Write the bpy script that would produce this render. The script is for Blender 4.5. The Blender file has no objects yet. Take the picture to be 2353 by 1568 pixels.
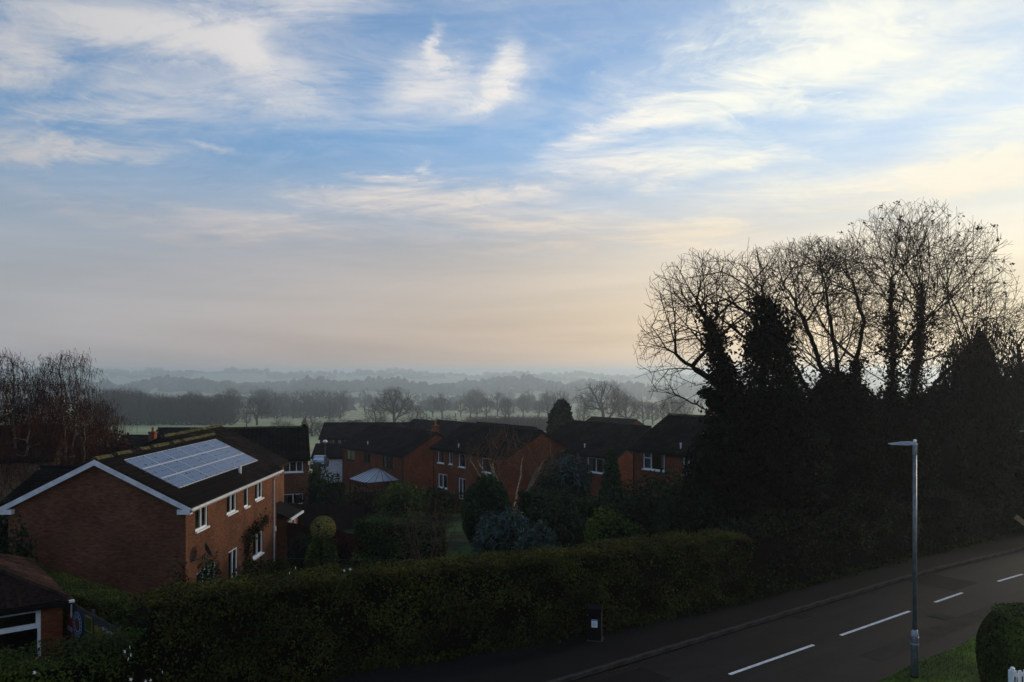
import bpy, math, random
import numpy as np
from mathutils import Vector, Matrix
R = math.radians
sc = bpy.context.scene
col = sc.collection

# ---------------------------------------------------------------- camera, sky, sun, exposure
F = 1899.0 / 2353.0          # focal length as a fraction of the picture width
cam_d = bpy.data.cameras.new('camera'); cam = bpy.data.objects.new('camera', cam_d); col.objects.link(cam)
cam_d.sensor_width = 36.0; cam_d.lens = 36.0 * F; cam_d.shift_y = 71.0 / 2353.0
cam_d.clip_start = 0.1; cam_d.clip_end = 30000
cam.location = (0, 0, 0); cam.rotation_euler = (R(90), 0, 0)
sc.camera = cam
def W(x, y, d):
    """a point seen at (x, y) of the 2353-wide photograph, standing d metres away"""
    return Vector(((x - 1176.5) / 1899.0 * d, d, -(y - 855.0) / 1899.0 * d))
def ang(x, y):
    v = W(x, y, 1.0); return math.atan2(v.x, v.y), math.atan2(v.z, math.hypot(v.x, v.y))

SUN_AZ, SUN_EL = R(52), R(8)
SUN_DIR = Vector((math.sin(SUN_AZ) * math.cos(SUN_EL), math.cos(SUN_AZ) * math.cos(SUN_EL), math.sin(SUN_EL)))
SKY = 0.1
EXPOSURE = 0.0

class NT:
    def __init__(s, tree): s.t = tree; s.n = tree.nodes; s.l = tree.links
    def node(s, typ, props=None, **inp):
        n = s.n.new(typ)
        for k, v in (props or {}).items(): setattr(n, k, v)
        for k, v in inp.items():
            key = int(k[1:]) if k[0] == 'i' and k[1:].isdigit() else k.replace('_', ' ')
            s.set(n.inputs[key], v)
        return n
    def set(s, sock, v):
        if isinstance(v, bpy.types.NodeSocket): s.l.new(v, sock)
        elif isinstance(v, bpy.types.Node): s.l.new(v.outputs[0], sock)
        else: sock.default_value = v
    def m(s, op, a, b=0.0, c=0.0, clamp=False):
        n = s.n.new('ShaderNodeMath'); n.operation = op; n.use_clamp = clamp
        s.set(n.inputs[0], a); s.set(n.inputs[1], b); s.set(n.inputs[2], c); return n.outputs[0]
    def vm(s, op, a, b=(0, 0, 0)):
        n = s.n.new('ShaderNodeVectorMath'); n.operation = op
        s.set(n.inputs[0], a); s.set(n.inputs[1], b)
        return n.outputs['Value'] if op in ('LENGTH', 'DOT_PRODUCT') else n.outputs[0]
    def xyz(s, x, y, z=0.0):
        n = s.n.new('ShaderNodeCombineXYZ'); s.set(n.inputs[0], x); s.set(n.inputs[1], y); s.set(n.inputs[2], z); return n.outputs[0]
    def sep(s, v):
        n = s.n.new('ShaderNodeSeparateXYZ'); s.set(n.inputs[0], v); return n.outputs
    def noise(s, v, scale, detail=4, rough=0.5, dist=0.0):
        n = s.n.new('ShaderNodeTexNoise'); s.set(n.inputs['Vector'], v)
        n.inputs['Scale'].default_value = scale; n.inputs['Detail'].default_value = detail
        n.inputs['Roughness'].default_value = rough; n.inputs['Distortion'].default_value = dist
        return n.outputs
    def mapr(s, v, a, b, c=0.0, d=1.0, smooth=True):
        n = s.n.new('ShaderNodeMapRange'); n.interpolation_type = 'SMOOTHSTEP' if smooth else 'LINEAR'
        s.set(n.inputs[0], v); n.inputs[1].default_value = a; n.inputs[2].default_value = b
        n.inputs[3].default_value = c; n.inputs[4].default_value = d; return n.outputs[0]
    def mix(s, f, a, b, blend='MIX'):
        n = s.n.new('ShaderNodeMix'); n.data_type = 'RGBA'; n.blend_type = blend
        for sock, v in ((n.inputs[0], f), (n.inputs[6], a), (n.inputs[7], b)):
            if isinstance(v, (tuple, list)) and len(v) == 3: v = (*v, 1.0)
            s.set(sock, v)
        return n.outputs[2]
    def ramp(s, f, stops, interp='LINEAR'):
        n = s.n.new('ShaderNodeValToRGB'); cr = n.color_ramp; cr.interpolation = interp
        while len(cr.elements) < len(stops): cr.elements.new(0.5)
        for e, (p, c) in zip(cr.elements, stops): e.position = p; e.color = (*c, 1.0)
        s.set(n.inputs[0], f); return n.outputs[0]

world = bpy.data.worlds.new('World'); sc.world = world; world.use_nodes = True
def make_sky():
    nt = NT(world.node_tree); nt.n.clear()
    sky = nt.node('ShaderNodeTexSky', dict(sky_type='NISHITA', sun_disc=False, sun_elevation=SUN_EL, sun_rotation=SUN_AZ,
                                           air_density=1.0, dust_density=0.4, ozone_density=4.0, altitude=100))
    d = nt.node('ShaderNodeTexCoord').outputs['Generated']
    x, y, z = nt.sep(d)
    az = nt.m('ARCTAN2', x, y); el = nt.m('ARCSINE', z)
    k = nt.m('DIVIDE', 1.0, nt.m('ADD', nt.m('MAXIMUM', z, 0.0), 0.10))
    p = nt.xyz(nt.m('MULTIPLY', x, k), nt.m('MULTIPLY', y, k), 0.0)          # the cloud sheet overhead
    w1 = nt.noise(p, 0.55, 3, 0.55, 0.4)[1]; w2 = nt.noise(p, 2.6, 6, 0.66, 0.8)[1]
    a1, b1, c1 = nt.sep(w1); a2, b2, c2 = nt.sep(w2)
    wa = nt.m('ADD', nt.m('MULTIPLY_ADD', a1, 0.20, -0.10), nt.m('MULTIPLY_ADD', a2, 0.13, -0.065))
    we = nt.m('ADD', nt.m('MULTIPLY_ADD', b1, 0.10, -0.05), nt.m('MULTIPLY_ADD', b2, 0.055, -0.0275))
    q = nt.xyz(nt.m('ADD', az, wa), nt.m('ADD', el, we), 0.0)
    # the drawn-out banks of cirrus: centre, half width, half height (of the 2353-wide photograph), tilt, weight
    banks = [(100, 30, 420, 90, 0, .55), (330, 105, 330, 55, 4, .62), (520, 120, 110, 60, -18, .4), (50, 190, 150, 75, 12, .60), (300, 190, 430, 120, 0, .30),
             (130, 345, 290, 34, 4, .85), (230, 270, 220, 26, 9, .48), (60, 290, 150, 30, 12, .4), (660, 40, 260, 55, 8, .52), (640, 190, 200, 70, -6, .40), (470, 345, 110, 14, -6, .3),
             (1000, 112, 26, 50, 18, .42), (965, 180, 120, 60, 30, .34), (1145, 150, 46, 84, -40, .40), (1090, 205, 200, 50, 14, .34),
             (1960, 90, 520, 130, 6, .66), (1760, 215, 330, 75, 10, .55), (2150, 200, 380, 60, 12, .5), (1560, 170, 240, 90, 24, .40), (2280, 320, 330, 110, 14, .55), (1430, 305, 170, 32, 17, .55),
             (895, 390, 105, 17, -7, .75), (985, 388, 40, 20, 28, .35), (960, 452, 380, 48, 1, .72), (720, 425, 150, 28, 4, .35), (1450, 385, 360, 48, 7, .55), (1720, 365, 140, 20, 4, .5),
             (1560, 535, 190, 52, 6, .65), (1950, 430, 480, 70, -2, .50), (2250, 380, 240, 50, 5, .55), (560, 520, 600, 40, -4, .38), (1150, 505, 480, 36, -2, .42), (1320, 560, 300, 22, 3, .35)]
    tot = None
    for (cx, cy, rx, ry, rot, amp) in banks:
        ca, ce = ang(cx, cy); sx = rx / 1899.0 * math.cos(ca) ** 2; sy = ry / 1899.0 * math.cos(ca)
        mp = nt.node('ShaderNodeMapping', dict(vector_type='TEXTURE'), Vector=q, Location=(ca, ce, 0), Rotation=(0, 0, R(rot)), Scale=(sx, sy, 1))
        g = nt.m('MULTIPLY', nt.mapr(nt.vm('LENGTH', mp.outputs[0]), 0.0, 1.25, 1.0, 0.0), amp)
        tot = g if tot is None else nt.m('ADD', tot, g)
    # the same kind of cloud over the rest of the sky
    away = nt.mapr(nt.m('ABSOLUTE', az), 0.60, 1.0)
    away = nt.m('MAXIMUM', away, nt.mapr(el, 0.42, 0.65))
    gen = nt.mapr(nt.noise(p, 0.5, 5, 0.55, 0.8)[0], 0.42, 0.70, 0.0, 0.9)
    tot = nt.m('ADD', tot, nt.m('MULTIPLY', away, gen))
    # streaks and fibres
    ps = nt.node('ShaderNodeMapping', dict(vector_type='TEXTURE'), Vector=p, Rotation=(0, 0, R(-10)), Scale=(1.7, 0.75, 1)).outputs[0]
    fib = nt.noise(ps, 2.0, 8, 0.64, 1.6)[0]
    fib2 = nt.noise(ps, 0.7, 4, 0.55, 0.7)[0]
    ps3 = nt.node('ShaderNodeMapping', dict(vector_type='TEXTURE'), Vector=nt.vm('ADD', p, nt.vm('MULTIPLY', w2, (.5, .5, 0))), Rotation=(0, 0, R(22)), Scale=(1.5, 0.55, 1)).outputs[0]
    fib3 = nt.noise(ps3, 5.0, 5, 0.62, 0.5)[0]
    f = nt.m('ADD', nt.m('ADD', nt.m('MULTIPLY', fib, 0.45), nt.m('MULTIPLY', fib2, 0.30)), nt.m('MULTIPLY', fib3, 0.25))
    dens = nt.m('ADD', nt.m('MULTIPLY', tot, nt.mapr(f, 0.30, 0.64, 0.22, 1.38)), nt.mapr(f, 0.36, 0.70, 0.04, 0.42))
    dens = nt.mapr(dens, -0.16, 1.12)
    # colours by the angle to the veiled sun
    s = nt.vm('DOT_PRODUCT', d, tuple(SUN_DIR))
    sg = nt.mapr(s, -0.2, 1.0, 0.0, 1.0, False)
    cloud = nt.ramp(sg, [(0.0, (.30, .33, .38)), (0.22, (.48, .50, .54)), (0.42, (.68, .67, .68)), (0.60, (.86, .82, .79)), (0.82, (1.08, 1.02, .92)), (1.0, (1.20, 1.08, .86))], 'B_SPLINE')
    haze = nt.ramp(sg, [(0.0, (.24, .26, .30)), (0.12, (.33, .34, .36)), (0.24, (.40, .395, .41)), (0.42, (.44, .39, .385)), (0.58, (.50, .405, .345)), (0.70, (.60, .46, .35)), (0.84, (.97, .75, .50)), (1.0, (1.05, .86, .58))], 'B_SPLINE')
    base = nt.vm('MULTIPLY', sky.outputs[0], (SKY * 1.8, SKY * 2.1, SKY * 2.15))
    glow = nt.m('POWER', nt.m('MAXIMUM', s, 0.0), 5.0)
    base = nt.mix(nt.m('MULTIPLY', glow, 0.55), base, (1.0, .93, .80))
    c = nt.mix(dens, base, cloud)
    hz = nt.m('ADD', el, nt.m('MULTIPLY_ADD', f, 0.10, -0.05))
    streak = nt.mapr(nt.noise(nt.xyz(nt.m('MULTIPLY', az, 1.6), nt.m('MULTIPLY', el, 16.0), 3.0), 1.0, 4, 0.5, 0.6)[0], 0.3, 0.7, 0.90, 1.12)
    hz = nt.m('ADD', nt.mapr(hz, 0.10, 0.29, 0.80, 0.0), nt.mapr(hz, 0.0, 0.13, 0.20, 0.0))
    haze = nt.vm('MULTIPLY', haze, nt.xyz(streak, streak, streak))
    c = nt.mix(hz, c, haze)
    bg = nt.node('ShaderNodeBackground', Color=nt.vm('MULTIPLY', c, (1 / SKY,) * 3), Strength=SKY)
    nt.node('ShaderNodeOutputWorld', Surface=bg)
make_sky()
world.cycles.sampling_method = 'MANUAL'; world.cycles.sample_map_resolution = 1024

sun_d = bpy.data.lights.new('sun', 'SUN'); sun = bpy.data.objects.new('sun', sun_d); col.objects.link(sun)
sun_d.energy = 1.9; sun_d.angle = R(14); sun_d.color = (1.0, .86, .66)
sun.rotation_euler = (-SUN_DIR).to_track_quat('-Z', 'Y').to_euler()
vs = sc.view_settings
vs.view_transform = 'Standard'; vs.look = 'None'; vs.exposure = EXPOSURE; vs.gamma = 1.0; vs.use_curve_mapping = False
sc.cycles.use_denoising = True
sc.cycles.max_bounces = 6; sc.cycles.diffuse_bounces = 2; sc.cycles.glossy_bounces = 3
sc.cycles.transparent_max_bounces = 16; sc.cycles.transmission_bounces = 4; sc.cycles.volume_bounces = 2

# ---------------------------------------------------------------- small tools
class MB:
    """collects shapes and links them as ONE mesh object"""
    def __init__(s): s.v = []; s.f = []
    def quad(s, a, b, c, d):
        n = len(s.v); s.v += [tuple(a), tuple(b), tuple(c), tuple(d)]; s.f.append((n, n + 1, n + 2, n + 3)); return s
    def poly(s, pts):
        n = len(s.v); s.v += [tuple(p) for p in pts]; s.f.append(tuple(range(n, n + len(pts)))); return s
    def box(s, x0, x1, y0, y1, z0, z1, mat=None):
        n = len(s.v)
        p = [(x, y, z) for x in (x0, x1) for y in (y0, y1) for z in (z0, z1)]
        if mat is not None: p = [tuple(mat @ Vector(q)) for q in p]
        s.v += p
        s.f += [tuple(n + i for i in q) for q in ((0, 1, 3, 2), (4, 6, 7, 5), (0, 4, 5, 1), (2, 3, 7, 6), (0, 2, 6, 4), (1, 5, 7, 3))]
        return s
    def prism(s, pts, vec):
        """a flat outline pushed along vec"""
        n = len(s.v); k = len(pts); vec = Vector(vec)
        s.v += [tuple(p) for p in pts] + [tuple(Vector(p) + vec) for p in pts]
        s.f.append(tuple(range(n + k - 1, n - 1, -1))); s.f.append(tuple(range(n + k, n + 2 * k)))
        for i in range(k): j = (i + 1) % k; s.f.append((n + i, n + j, n + k + j, n + k + i))
        return s
    def tube(s, pts, rad, n=6, cap=True):
        pts = [Vector(p) for p in pts]; m = len(pts)
        if not hasattr(rad, '__len__'): rad = [rad] * m
        base = len(s.v); up = None
        for i, p in enumerate(pts):
            t = (pts[min(i + 1, m - 1)] - pts[max(i - 1, 0)])
            t = t.normalized() if t.length > 1e-9 else Vector((0, 0, 1))
            if up is None: up = Vector((1, 0, 0)) if abs(t.x) < .8 else Vector((0, 1, 0))
            u = up - t * up.dot(t)
            u = u.normalized() if u.length > 1e-6 else t.orthogonal().normalized()
            up = u; w = t.cross(u)
            for k in range(n):
                a = 2 * math.pi * k / n; s.v.append(tuple(p + (u * math.cos(a) + w * math.sin(a)) * rad[i]))
        for i in range(m - 1):
            for k in range(n):
                a = base + i * n + k; b = base + i * n + (k + 1) % n
                s.f.append((a, b, b + n, a + n))
        if cap and n > 2:
            s.f.append(tuple(base + k for k in range(n - 1, -1, -1))); s.f.append(tuple(base + (m - 1) * n + k for k in range(n)))
        return s
    def lathe(s, prof, n=16, c=(0, 0, 0)):
        base = len(s.v); c = Vector(c)
        for r, z in prof:
            for k in range(n):
                a = 2 * math.pi * k / n; s.v.append((c.x + r * math.cos(a), c.y + r * math.sin(a), c.z + z))
        for i in range(len(prof) - 1):
            for k in range(n):
                a = base + i * n + k; b = base + i * n + (k + 1) % n
                s.f.append((a, b, b + n, a + n))
        s.f.append(tuple(base + k for k in range(n - 1, -1, -1))); s.f.append(tuple(base + (len(prof) - 1) * n + k for k in range(n)))
        return s
    def mesh(s, name, mat=None, smooth=False):
        me = bpy.data.meshes.new(name); me.from_pydata(s.v, [], s.f)
        if mat: me.materials.append(mat)
        if smooth: me.polygons.foreach_set('use_smooth', [True] * len(me.polygons))
        me.update(); return me
    def build(s, name, mat, parent=None, smooth=False, loc=None, kind=None):
        return link(name, s.mesh(name, mat, smooth), parent, loc, kind)
def link(name, me, parent=None, loc=None, kind=None):
    o = bpy.data.objects.new(name, me); col.objects.link(o)
    if parent is not None: o.parent = parent
    if loc is not None: o.location = loc
    if kind: o['kind'] = kind
    return o
def np_mesh(name, verts, faces, mat, smooth=False):
    """verts (n,3), faces (m,k) numpy arrays"""
    me = bpy.data.meshes.new(name); verts = np.asarray(verts, dtype=np.float32); faces = np.asarray(faces, dtype=np.int32)
    m, k = faces.shape
    me.vertices.add(len(verts)); me.vertices.foreach_set('co', verts.ravel())
    me.loops.add(m * k); me.loops.foreach_set('vertex_index', faces.ravel())
    me.polygons.add(m); me.polygons.foreach_set('loop_start', np.arange(0, m * k, k, dtype=np.int32))
    if mat: me.materials.append(mat)
    if smooth: me.polygons.foreach_set('use_smooth', np.ones(m, dtype=bool))
    me.update(calc_edges=True); me.validate(); return me
def tag(o, label, cat, group=None):
    o['label'] = label; o['category'] = cat
    if group: o['group'] = group
    return o
def thing(name, label, cat, loc=(0, 0, 0), rz=0.0, group=None):
    o = bpy.data.objects.new(name, None); col.objects.link(o); o.empty_display_size = .2
    o.location = loc; o.rotation_euler = (0, 0, rz)
    return tag(o, label, cat, group)
def struct(o): o['kind'] = 'structure'; return o
def copy_tree(o, parent=None, label=None, group=None):
    c = o.copy(); col.objects.link(c); c.parent = parent
    if parent is None:
        if label: c['label'] = label
        if group: c['group'] = group
    for ch in list(o.children): copy_tree(ch, c)
    return c
def smooth01(a, b, x):
    t = min(1.0, max(0.0, (x - a) / (b - a))); return t * t * (3 - 2 * t)

# ---------------------------------------------------------------- materials
def material(name, c, rough=0.8, var=0.25, scale=3.0, bump=0.0, bscale=20.0, c2=None, metal=0.0, spec=0.06, island=0.0, detail=5, thin=False, fine=None, spots=None):
    m = bpy.data.materials.new(name); m.use_nodes = True; nt = NT(m.node_tree); nt.n.clear()
    co = nt.node('ShaderNodeTexCoord').outputs['Object']
    n = nt.noise(co, scale, detail, 0.6)[0]
    c2 = c2 or tuple(x * (1 - var) for x in c); c1 = tuple(min(1, x * (1 + var * .6)) for x in c)
    colr = nt.mix(nt.mapr(n, 0.32, 0.68), c2, c1)
    if island:
        ri = nt.node('ShaderNodeNewGeometry').outputs['Random Per Island']
        k = nt.m('MULTIPLY_ADD', ri, 2 * island, 1 - island)
        colr = nt.vm('MULTIPLY', colr, nt.xyz(k, k, nt.m('MULTIPLY', k, k)))
    if spots:                                 # lichen, moss or wear with a shape of its own
        sc_, ss, lo, hi = spots; colr = nt.mix(nt.mapr(nt.noise(co, ss, 5, .7)[0], lo, hi), colr, sc_)
    if fine:
        fs, fa = fine; k = nt.mapr(nt.noise(co, fs, 2, 0.5)[0], 0.3, 0.7, 1 - fa, 1 + fa)
        colr = nt.vm('MULTIPLY', colr, nt.xyz(k, k, k))
    b = nt.node('ShaderNodeBsdfPrincipled', Roughness=rough, Metallic=metal)
    nt.set(b.inputs['Base Color'], colr); b.inputs['Specular IOR Level'].default_value = spec
    if bump:
        bn = nt.node('ShaderNodeBump', Strength=bump, Distance=0.05, Height=nt.noise(co, bscale, 4, 0.6)[0]); nt.set(b.inputs['Normal'], bn.outputs[0])
    out = b.outputs[0]
    if thin:
        tr = nt.node('ShaderNodeBsdfTranslucent'); nt.set(tr.inputs[0], colr)
        mx = nt.node('ShaderNodeMixShader', Fac=0.3); nt.l.new(b.outputs[0], mx.inputs[1]); nt.l.new(tr.outputs[0], mx.inputs[2]); out = mx.outputs[0]
    nt.node('ShaderNodeOutputMaterial', Surface=out)
    return m
def leafmat(name, c, c2, island=0.45, rough=0.8, spec=0.06):
    return material(name, c, rough, 0.3, 0.7, c2=c2, island=island, spec=spec, detail=3)
def brick_mat(name, a, b, mortar):
    m = bpy.data.materials.new(name); m.use_nodes = True; nt = NT(m.node_tree); nt.n.clear()
    x, y, z = nt.sep(nt.node('ShaderNodeTexCoord').outputs['Object'])
    uv = nt.xyz(nt.m('ADD', x, y), z, 0.0)
    br = nt.node('ShaderNodeTexBrick', Vector=uv, Color1=(*a, 1), Color2=(*b, 1), Mortar=(*mortar, 1), Scale=1.0)
    br.inputs['Brick Width'].default_value = .225; br.inputs['Row Height'].default_value = .075
    br.inputs['Mortar Size'].default_value = .006; br.inputs['Bias'].default_value = -0.1
    n = nt.mapr(nt.noise(uv, 0.5, 4, 0.6)[0], 0.3, 0.7, 0.76, 1.2)
    n2 = nt.mapr(nt.noise(nt.vm('MULTIPLY', uv, (4.4, 13.3, 1)), 1.0, 1, 0.5)[0], 0.3, 0.7, 0.82, 1.18)
    n3 = nt.mapr(nt.noise(nt.vm('MULTIPLY', uv, (1.1, .16, 1)), 1.0, 4, .6)[0], 0.35, 0.7, 1.06, 0.86)      # rain streaks
    k = nt.m('MULTIPLY', nt.m('MULTIPLY', n, n2), n3)
    c = nt.vm('MULTIPLY', br.outputs[0], nt.xyz(k, k, k))
    bs = nt.node('ShaderNodeBsdfPrincipled', Roughness=0.85); nt.set(bs.inputs['Base Color'], c)
    bs.inputs['Specular IOR Level'].default_value = .05
    bn = nt.node('ShaderNodeBump', Strength=0.5, Distance=0.01, Height=nt.m('SUBTRACT', 1.0, br.outputs['Fac'])); nt.set(bs.inputs['Normal'], bn.outputs[0])
    nt.node('ShaderNodeOutputMaterial', Surface=bs)
    return m
def glass_mat(name, tint=(.55, .6, .6), refl=1.0):
    m = bpy.data.materials.new(name); m.use_nodes = True; nt = NT(m.node_tree); nt.n.clear()
    t = nt.node('ShaderNodeBsdfTransparent', Color=(*tint, 1)); g = nt.node('ShaderNodeBsdfGlossy', Color=(1, 1, 1, 1), Roughness=0.03)
    fr = nt.node('ShaderNodeFresnel', IOR=1.5)
    mx = nt.node('ShaderNodeMixShader', Fac=nt.m('MULTIPLY', fr.outputs[0], 1.6 * refl, clamp=True)); nt.l.new(t.outputs[0], mx.inputs[1]); nt.l.new(g.outputs[0], mx.inputs[2])
    nt.node('ShaderNodeOutputMaterial', Surface=mx)
    return m
def road_mat():
    m = bpy.data.materials.new('asphalt'); m.use_nodes = True; nt = NT(m.node_tree); nt.n.clear()
    co = nt.node('ShaderNodeTexCoord').outputs['Object']
    al = nt.node('ShaderNodeMapping', dict(vector_type='TEXTURE'), Vector=co, Rotation=(0, 0, math.atan2(.608, .794)), Scale=(6.0, .55, 1)).outputs[0]
    n1 = nt.mapr(nt.noise(al, 1.0, 3, .5)[0], .35, .65, .80, 1.22)                    # wheel-polished bands along the road
    n2 = nt.mapr(nt.noise(co, .7, 5, .65)[0], .3, .7, .80, 1.2)
    n3 = nt.mapr(nt.noise(co, 120, 2, .5)[0], .3, .7, .65, 1.35)
    k = nt.m('MULTIPLY', nt.m('MULTIPLY', n1, n2), n3)
    vo = nt.node('ShaderNodeTexVoronoi', dict(feature='DISTANCE_TO_EDGE'), Vector=nt.vm('ADD', co, nt.vm('MULTIPLY', nt.noise(co, 1.5, 3, .6)[1], (.9, .9, 0))), Scale=.22)
    k = nt.m('MULTIPLY', k, nt.mapr(vo.outputs['Distance'], .0, .012, .45, 1.0))       # a few long cracks
    c = nt.vm('MULTIPLY', (.0090, .0092, .0100), nt.xyz(k, k, k))
    b = nt.node('ShaderNodeBsdfPrincipled', Roughness=.78); nt.set(b.inputs['Base Color'], c); b.inputs['Specular IOR Level'].default_value = .12
    bn = nt.node('ShaderNodeBump', Strength=.5, Distance=.02, Height=nt.noise(co, 90, 3, .6)[0]); nt.set(b.inputs['Normal'], bn.outputs[0])
    nt.node('ShaderNodeOutputMaterial', Surface=b); return m
M = dict(
    brick_a=brick_mat('brown_brick', (.190, .076, .038), (.120, .048, .026), (.10, .064, .044)),
    brick_b=brick_mat('red_brick', (.230, .062, .024), (.145, .040, .017), (.10, .055, .034)),
    brick_c=brick_mat('buff_brick', (.34, .20, .11), (.27, .15, .09), (.26, .21, .16)),
    tile=material('brown_roof_tile', (.012, .0085, .0065), .95, .5, .7, .5, 60, c2=(.0045, .0036, .003), island=.4, fine=(9, .35), spots=((.050, .043, .020), 2.6, .60, .70)),
    tile_g=material('grey_roof_tile', (.016, .0125, .0105), .95, .45, .7, .5, 60, c2=(.006, .005, .0045), island=.4, fine=(9, .3), spots=((.030, .027, .018), 1.2, .60, .72)),
    tile_r=material('red_brown_roof_tile', (.034, .018, .013), .95, .5, .8, .5, 60, c2=(.015, .010, .008), island=.3, fine=(9, .35)),
    moss=material('mossy_ridge_tile', (.10, .09, .03), .95, .5, 5, .9, 30, c2=(.03, .027, .02), island=.35, fine=(25, .4)),
    white=material('white_plastic', (.88, .88, .88), .4, .04, 2, spec=.3, fine=(6, .06)),
    dirty=material('weathered_white_paint', (.78, .78, .79), .5, .1, 3, c2=(.62, .62, .63)),
    darkframe=material('dark_brown_frame', (.028, .020, .016), .5, .2, 5),
    black=material('black_plastic', (.006, .006, .0065), .7, .2, 5, spec=.1),
    lead=material('lead_grey', (.075, .08, .085), .6, .3, 8),
    glass=glass_mat('window_glass'),
    room=material('dim_room', (.025, .026, .026), .9, .3, 1),
    curtain=material('pale_curtain', (.30, .33, .30), .9, .25, 9),
    asphalt=road_mat(),
    footway=material('footway_tarmac', (.008, .008, .008), .95, .35, .6, .5, 70, fine=(120, .35), spec=.1),
    kerbmat=material('concrete_kerb', (.042, .038, .034), .9, .5, 2.5, .4, 40, island=.4, spec=.1),
    paint=material('road_paint', (.78, .78, .78), .6, .12, 6, c2=(.60, .60, .60), fine=(50, .12), spots=((.06, .06, .06), 22, .60, .66)),
    grass=leafmat('verge_grass', (.070, .115, .012), (.036, .062, .008), .45),
    bark=material('grey_bark', (.016, .013, .009), .9, .4, 6, .6, 40),
    twig=material('brown_twig', (.040, .022, .012), .85, .3, 4),
    garden_twig=material('garden_twig', (.10, .062, .040), .85, .3, 4),
    iron=material('cast_iron', (.018, .018, .019), .8, .4, 12),
    birchbark=material('birch_bark', (.24, .19, .15), .85, .5, 5, c2=(.06, .045, .035)),
    rust=leafmat('russet_birch_twigs', (.065, .021, .008), (.028, .010, .005), .4),
    ivy=leafmat('ivy_leaves', (.0085, .0120, .0035), (.0035, .0055, .002), .5),
    hedge=leafmat('hedge_leaves', (.040, .050, .008), (.016, .022, .005), .5),
    hedge2=leafmat('clipped_hedge_leaves', (.058, .082, .012), (.028, .042, .008), .4),
    hedgebrown=leafmat('autumn_hedge_leaves', (.056, .038, .009), (.024, .016, .005), .5),
    hedgetop_skylit=leafmat('skylit_olive_hedge_top', (.082, .072, .010), (.040, .040, .007), .45),  # olive brown top leaves, with skylight on the clipped top put into the colour
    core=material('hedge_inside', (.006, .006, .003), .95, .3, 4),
    conifer=leafmat('conifer_spray', (.024, .062, .013), (.010, .028, .008), .5),
    juniper=leafmat('blue_juniper_spray', (.055, .085, .066), (.024, .040, .032), .45),
    golden=leafmat('golden_leaves', (.070, .105, .012), (.028, .045, .008), .45),
    dark=leafmat('dark_shrub_leaves', (.022, .042, .012), (.009, .018, .006), .55),
    topiary=leafmat('yellow_topiary_leaves', (.22, .19, .05), (.13, .115, .035), .35),
    wood=material('dark_fence_wood', (.028, .019, .013), .9, .4, 3, .4, 30, island=.3),
    redwood=material('red_stained_fence', (.046, .011, .008), .85, .35, 3, .4, 30, island=.25),
    timber=material('pale_timber', (.42, .27, .13), .7, .25, 6, .3, 40),
    alu=material('pale_aluminium', (.52, .54, .58), .4, .05, 3),
    steel=material('galvanised_steel', (.22, .23, .24), .42, .2, 6, metal=.55, fine=(18, .12)),
    lampgrey=material('lamp_head_paint', (.42, .44, .47), .4, .1, 6),
    farwood=material('far_winter_wood', (.036, .034, .030), .95, .4, .03, c2=(.018, .019, .018), island=.3),
    midtwig=material('winter_crown_twigs', (.070, .048, .032), .9, .3, .4, c2=(.036, .032, .024), island=.25),
    fleece=material('sheep_fleece', (.72, .70, .64), .95, .15, 8),
    carpaint=material('silver_car_paint', (.33, .37, .42), .3, .05, 2, spec=.6),
    cardark=material('dark_car_paint', (.05, .05, .055), .3, .05, 2, spec=.6),
    tyre=material('tyre_rubber', (.015, .015, .015), .9, .2, 9),
    render=material('white_render', (.62, .62, .60), .85, .1, 2),
    petal=material('white_petal', (.9, .9, .86), .7, .05, 2),
    clay=material('clay_pot', (.30, .10, .045), .85, .3, 6),
)

# ---------------------------------------------------------------- lie of the land: the road, the bank beyond it, the valley
ROAD = []          # (s, point on the centre line, direction)
def _road():
    p = Vector((5.6, 21.3)) - Vector((.794, .608)) * 60; a = math.atan2(.608, .794); s = -60.0
    while s < 110:
        ROAD.append((s, p.copy(), a)); st = 1.0
        p = p + Vector((math.cos(a), math.sin(a))) * st; s += st
        if s > 17: a += st / 75.0 if s < 45 else 0.0
_road()
RS = np.array([r[0] for r in ROAD]); RP = np.array([tuple(r[1]) for r in ROAD]); RA = np.array([r[2] for r in ROAD])
def road_z(s): return -7.8 - 2.6 * smooth01(12, 62, s)
def road_at(s, o, dz=0.0):
    i = min(max(s - RS[0], 0), len(RS) - 1.001); k = int(i); f = i - k
    p = RP[k] * (1 - f) + RP[k + 1] * f; a = RA[k] * (1 - f) + RA[k + 1] * f
    return Vector((p[0] - math.sin(a) * o, p[1] + math.cos(a) * o, road_z(s) + dz))
def road_so(x, y):
    d = (RP[:, 0] - x) ** 2 + (RP[:, 1] - y) ** 2; k = int(np.argmin(d))
    dx, dy = x - RP[k, 0], y - RP[k, 1]; c, sn = math.cos(RA[k]), math.sin(RA[k])
    return RS[k] + dx * c + dy * sn, -dx * sn + dy * c
DROP_O = [-200, 5.8, 8, 14, 20, 28, 36, 50, 65, 80, 120, 400]
DROP_Z = [0, 0, .25, 1.5, 2.75, 3.1, 3.3, 3.8, 4.9, 6.2, 8.2, 22]
FAR_Y = [0, 100, 150, 320, 480, 640, 800, 960, 1280, 1760, 2720, 4800, 13000]
FAR_Z = [-14, -14.5, -16.5, -27.2, -32, -37.8, -44, -49.6, -58.4, -66.4, -72, -73.6, -73.6]
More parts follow.
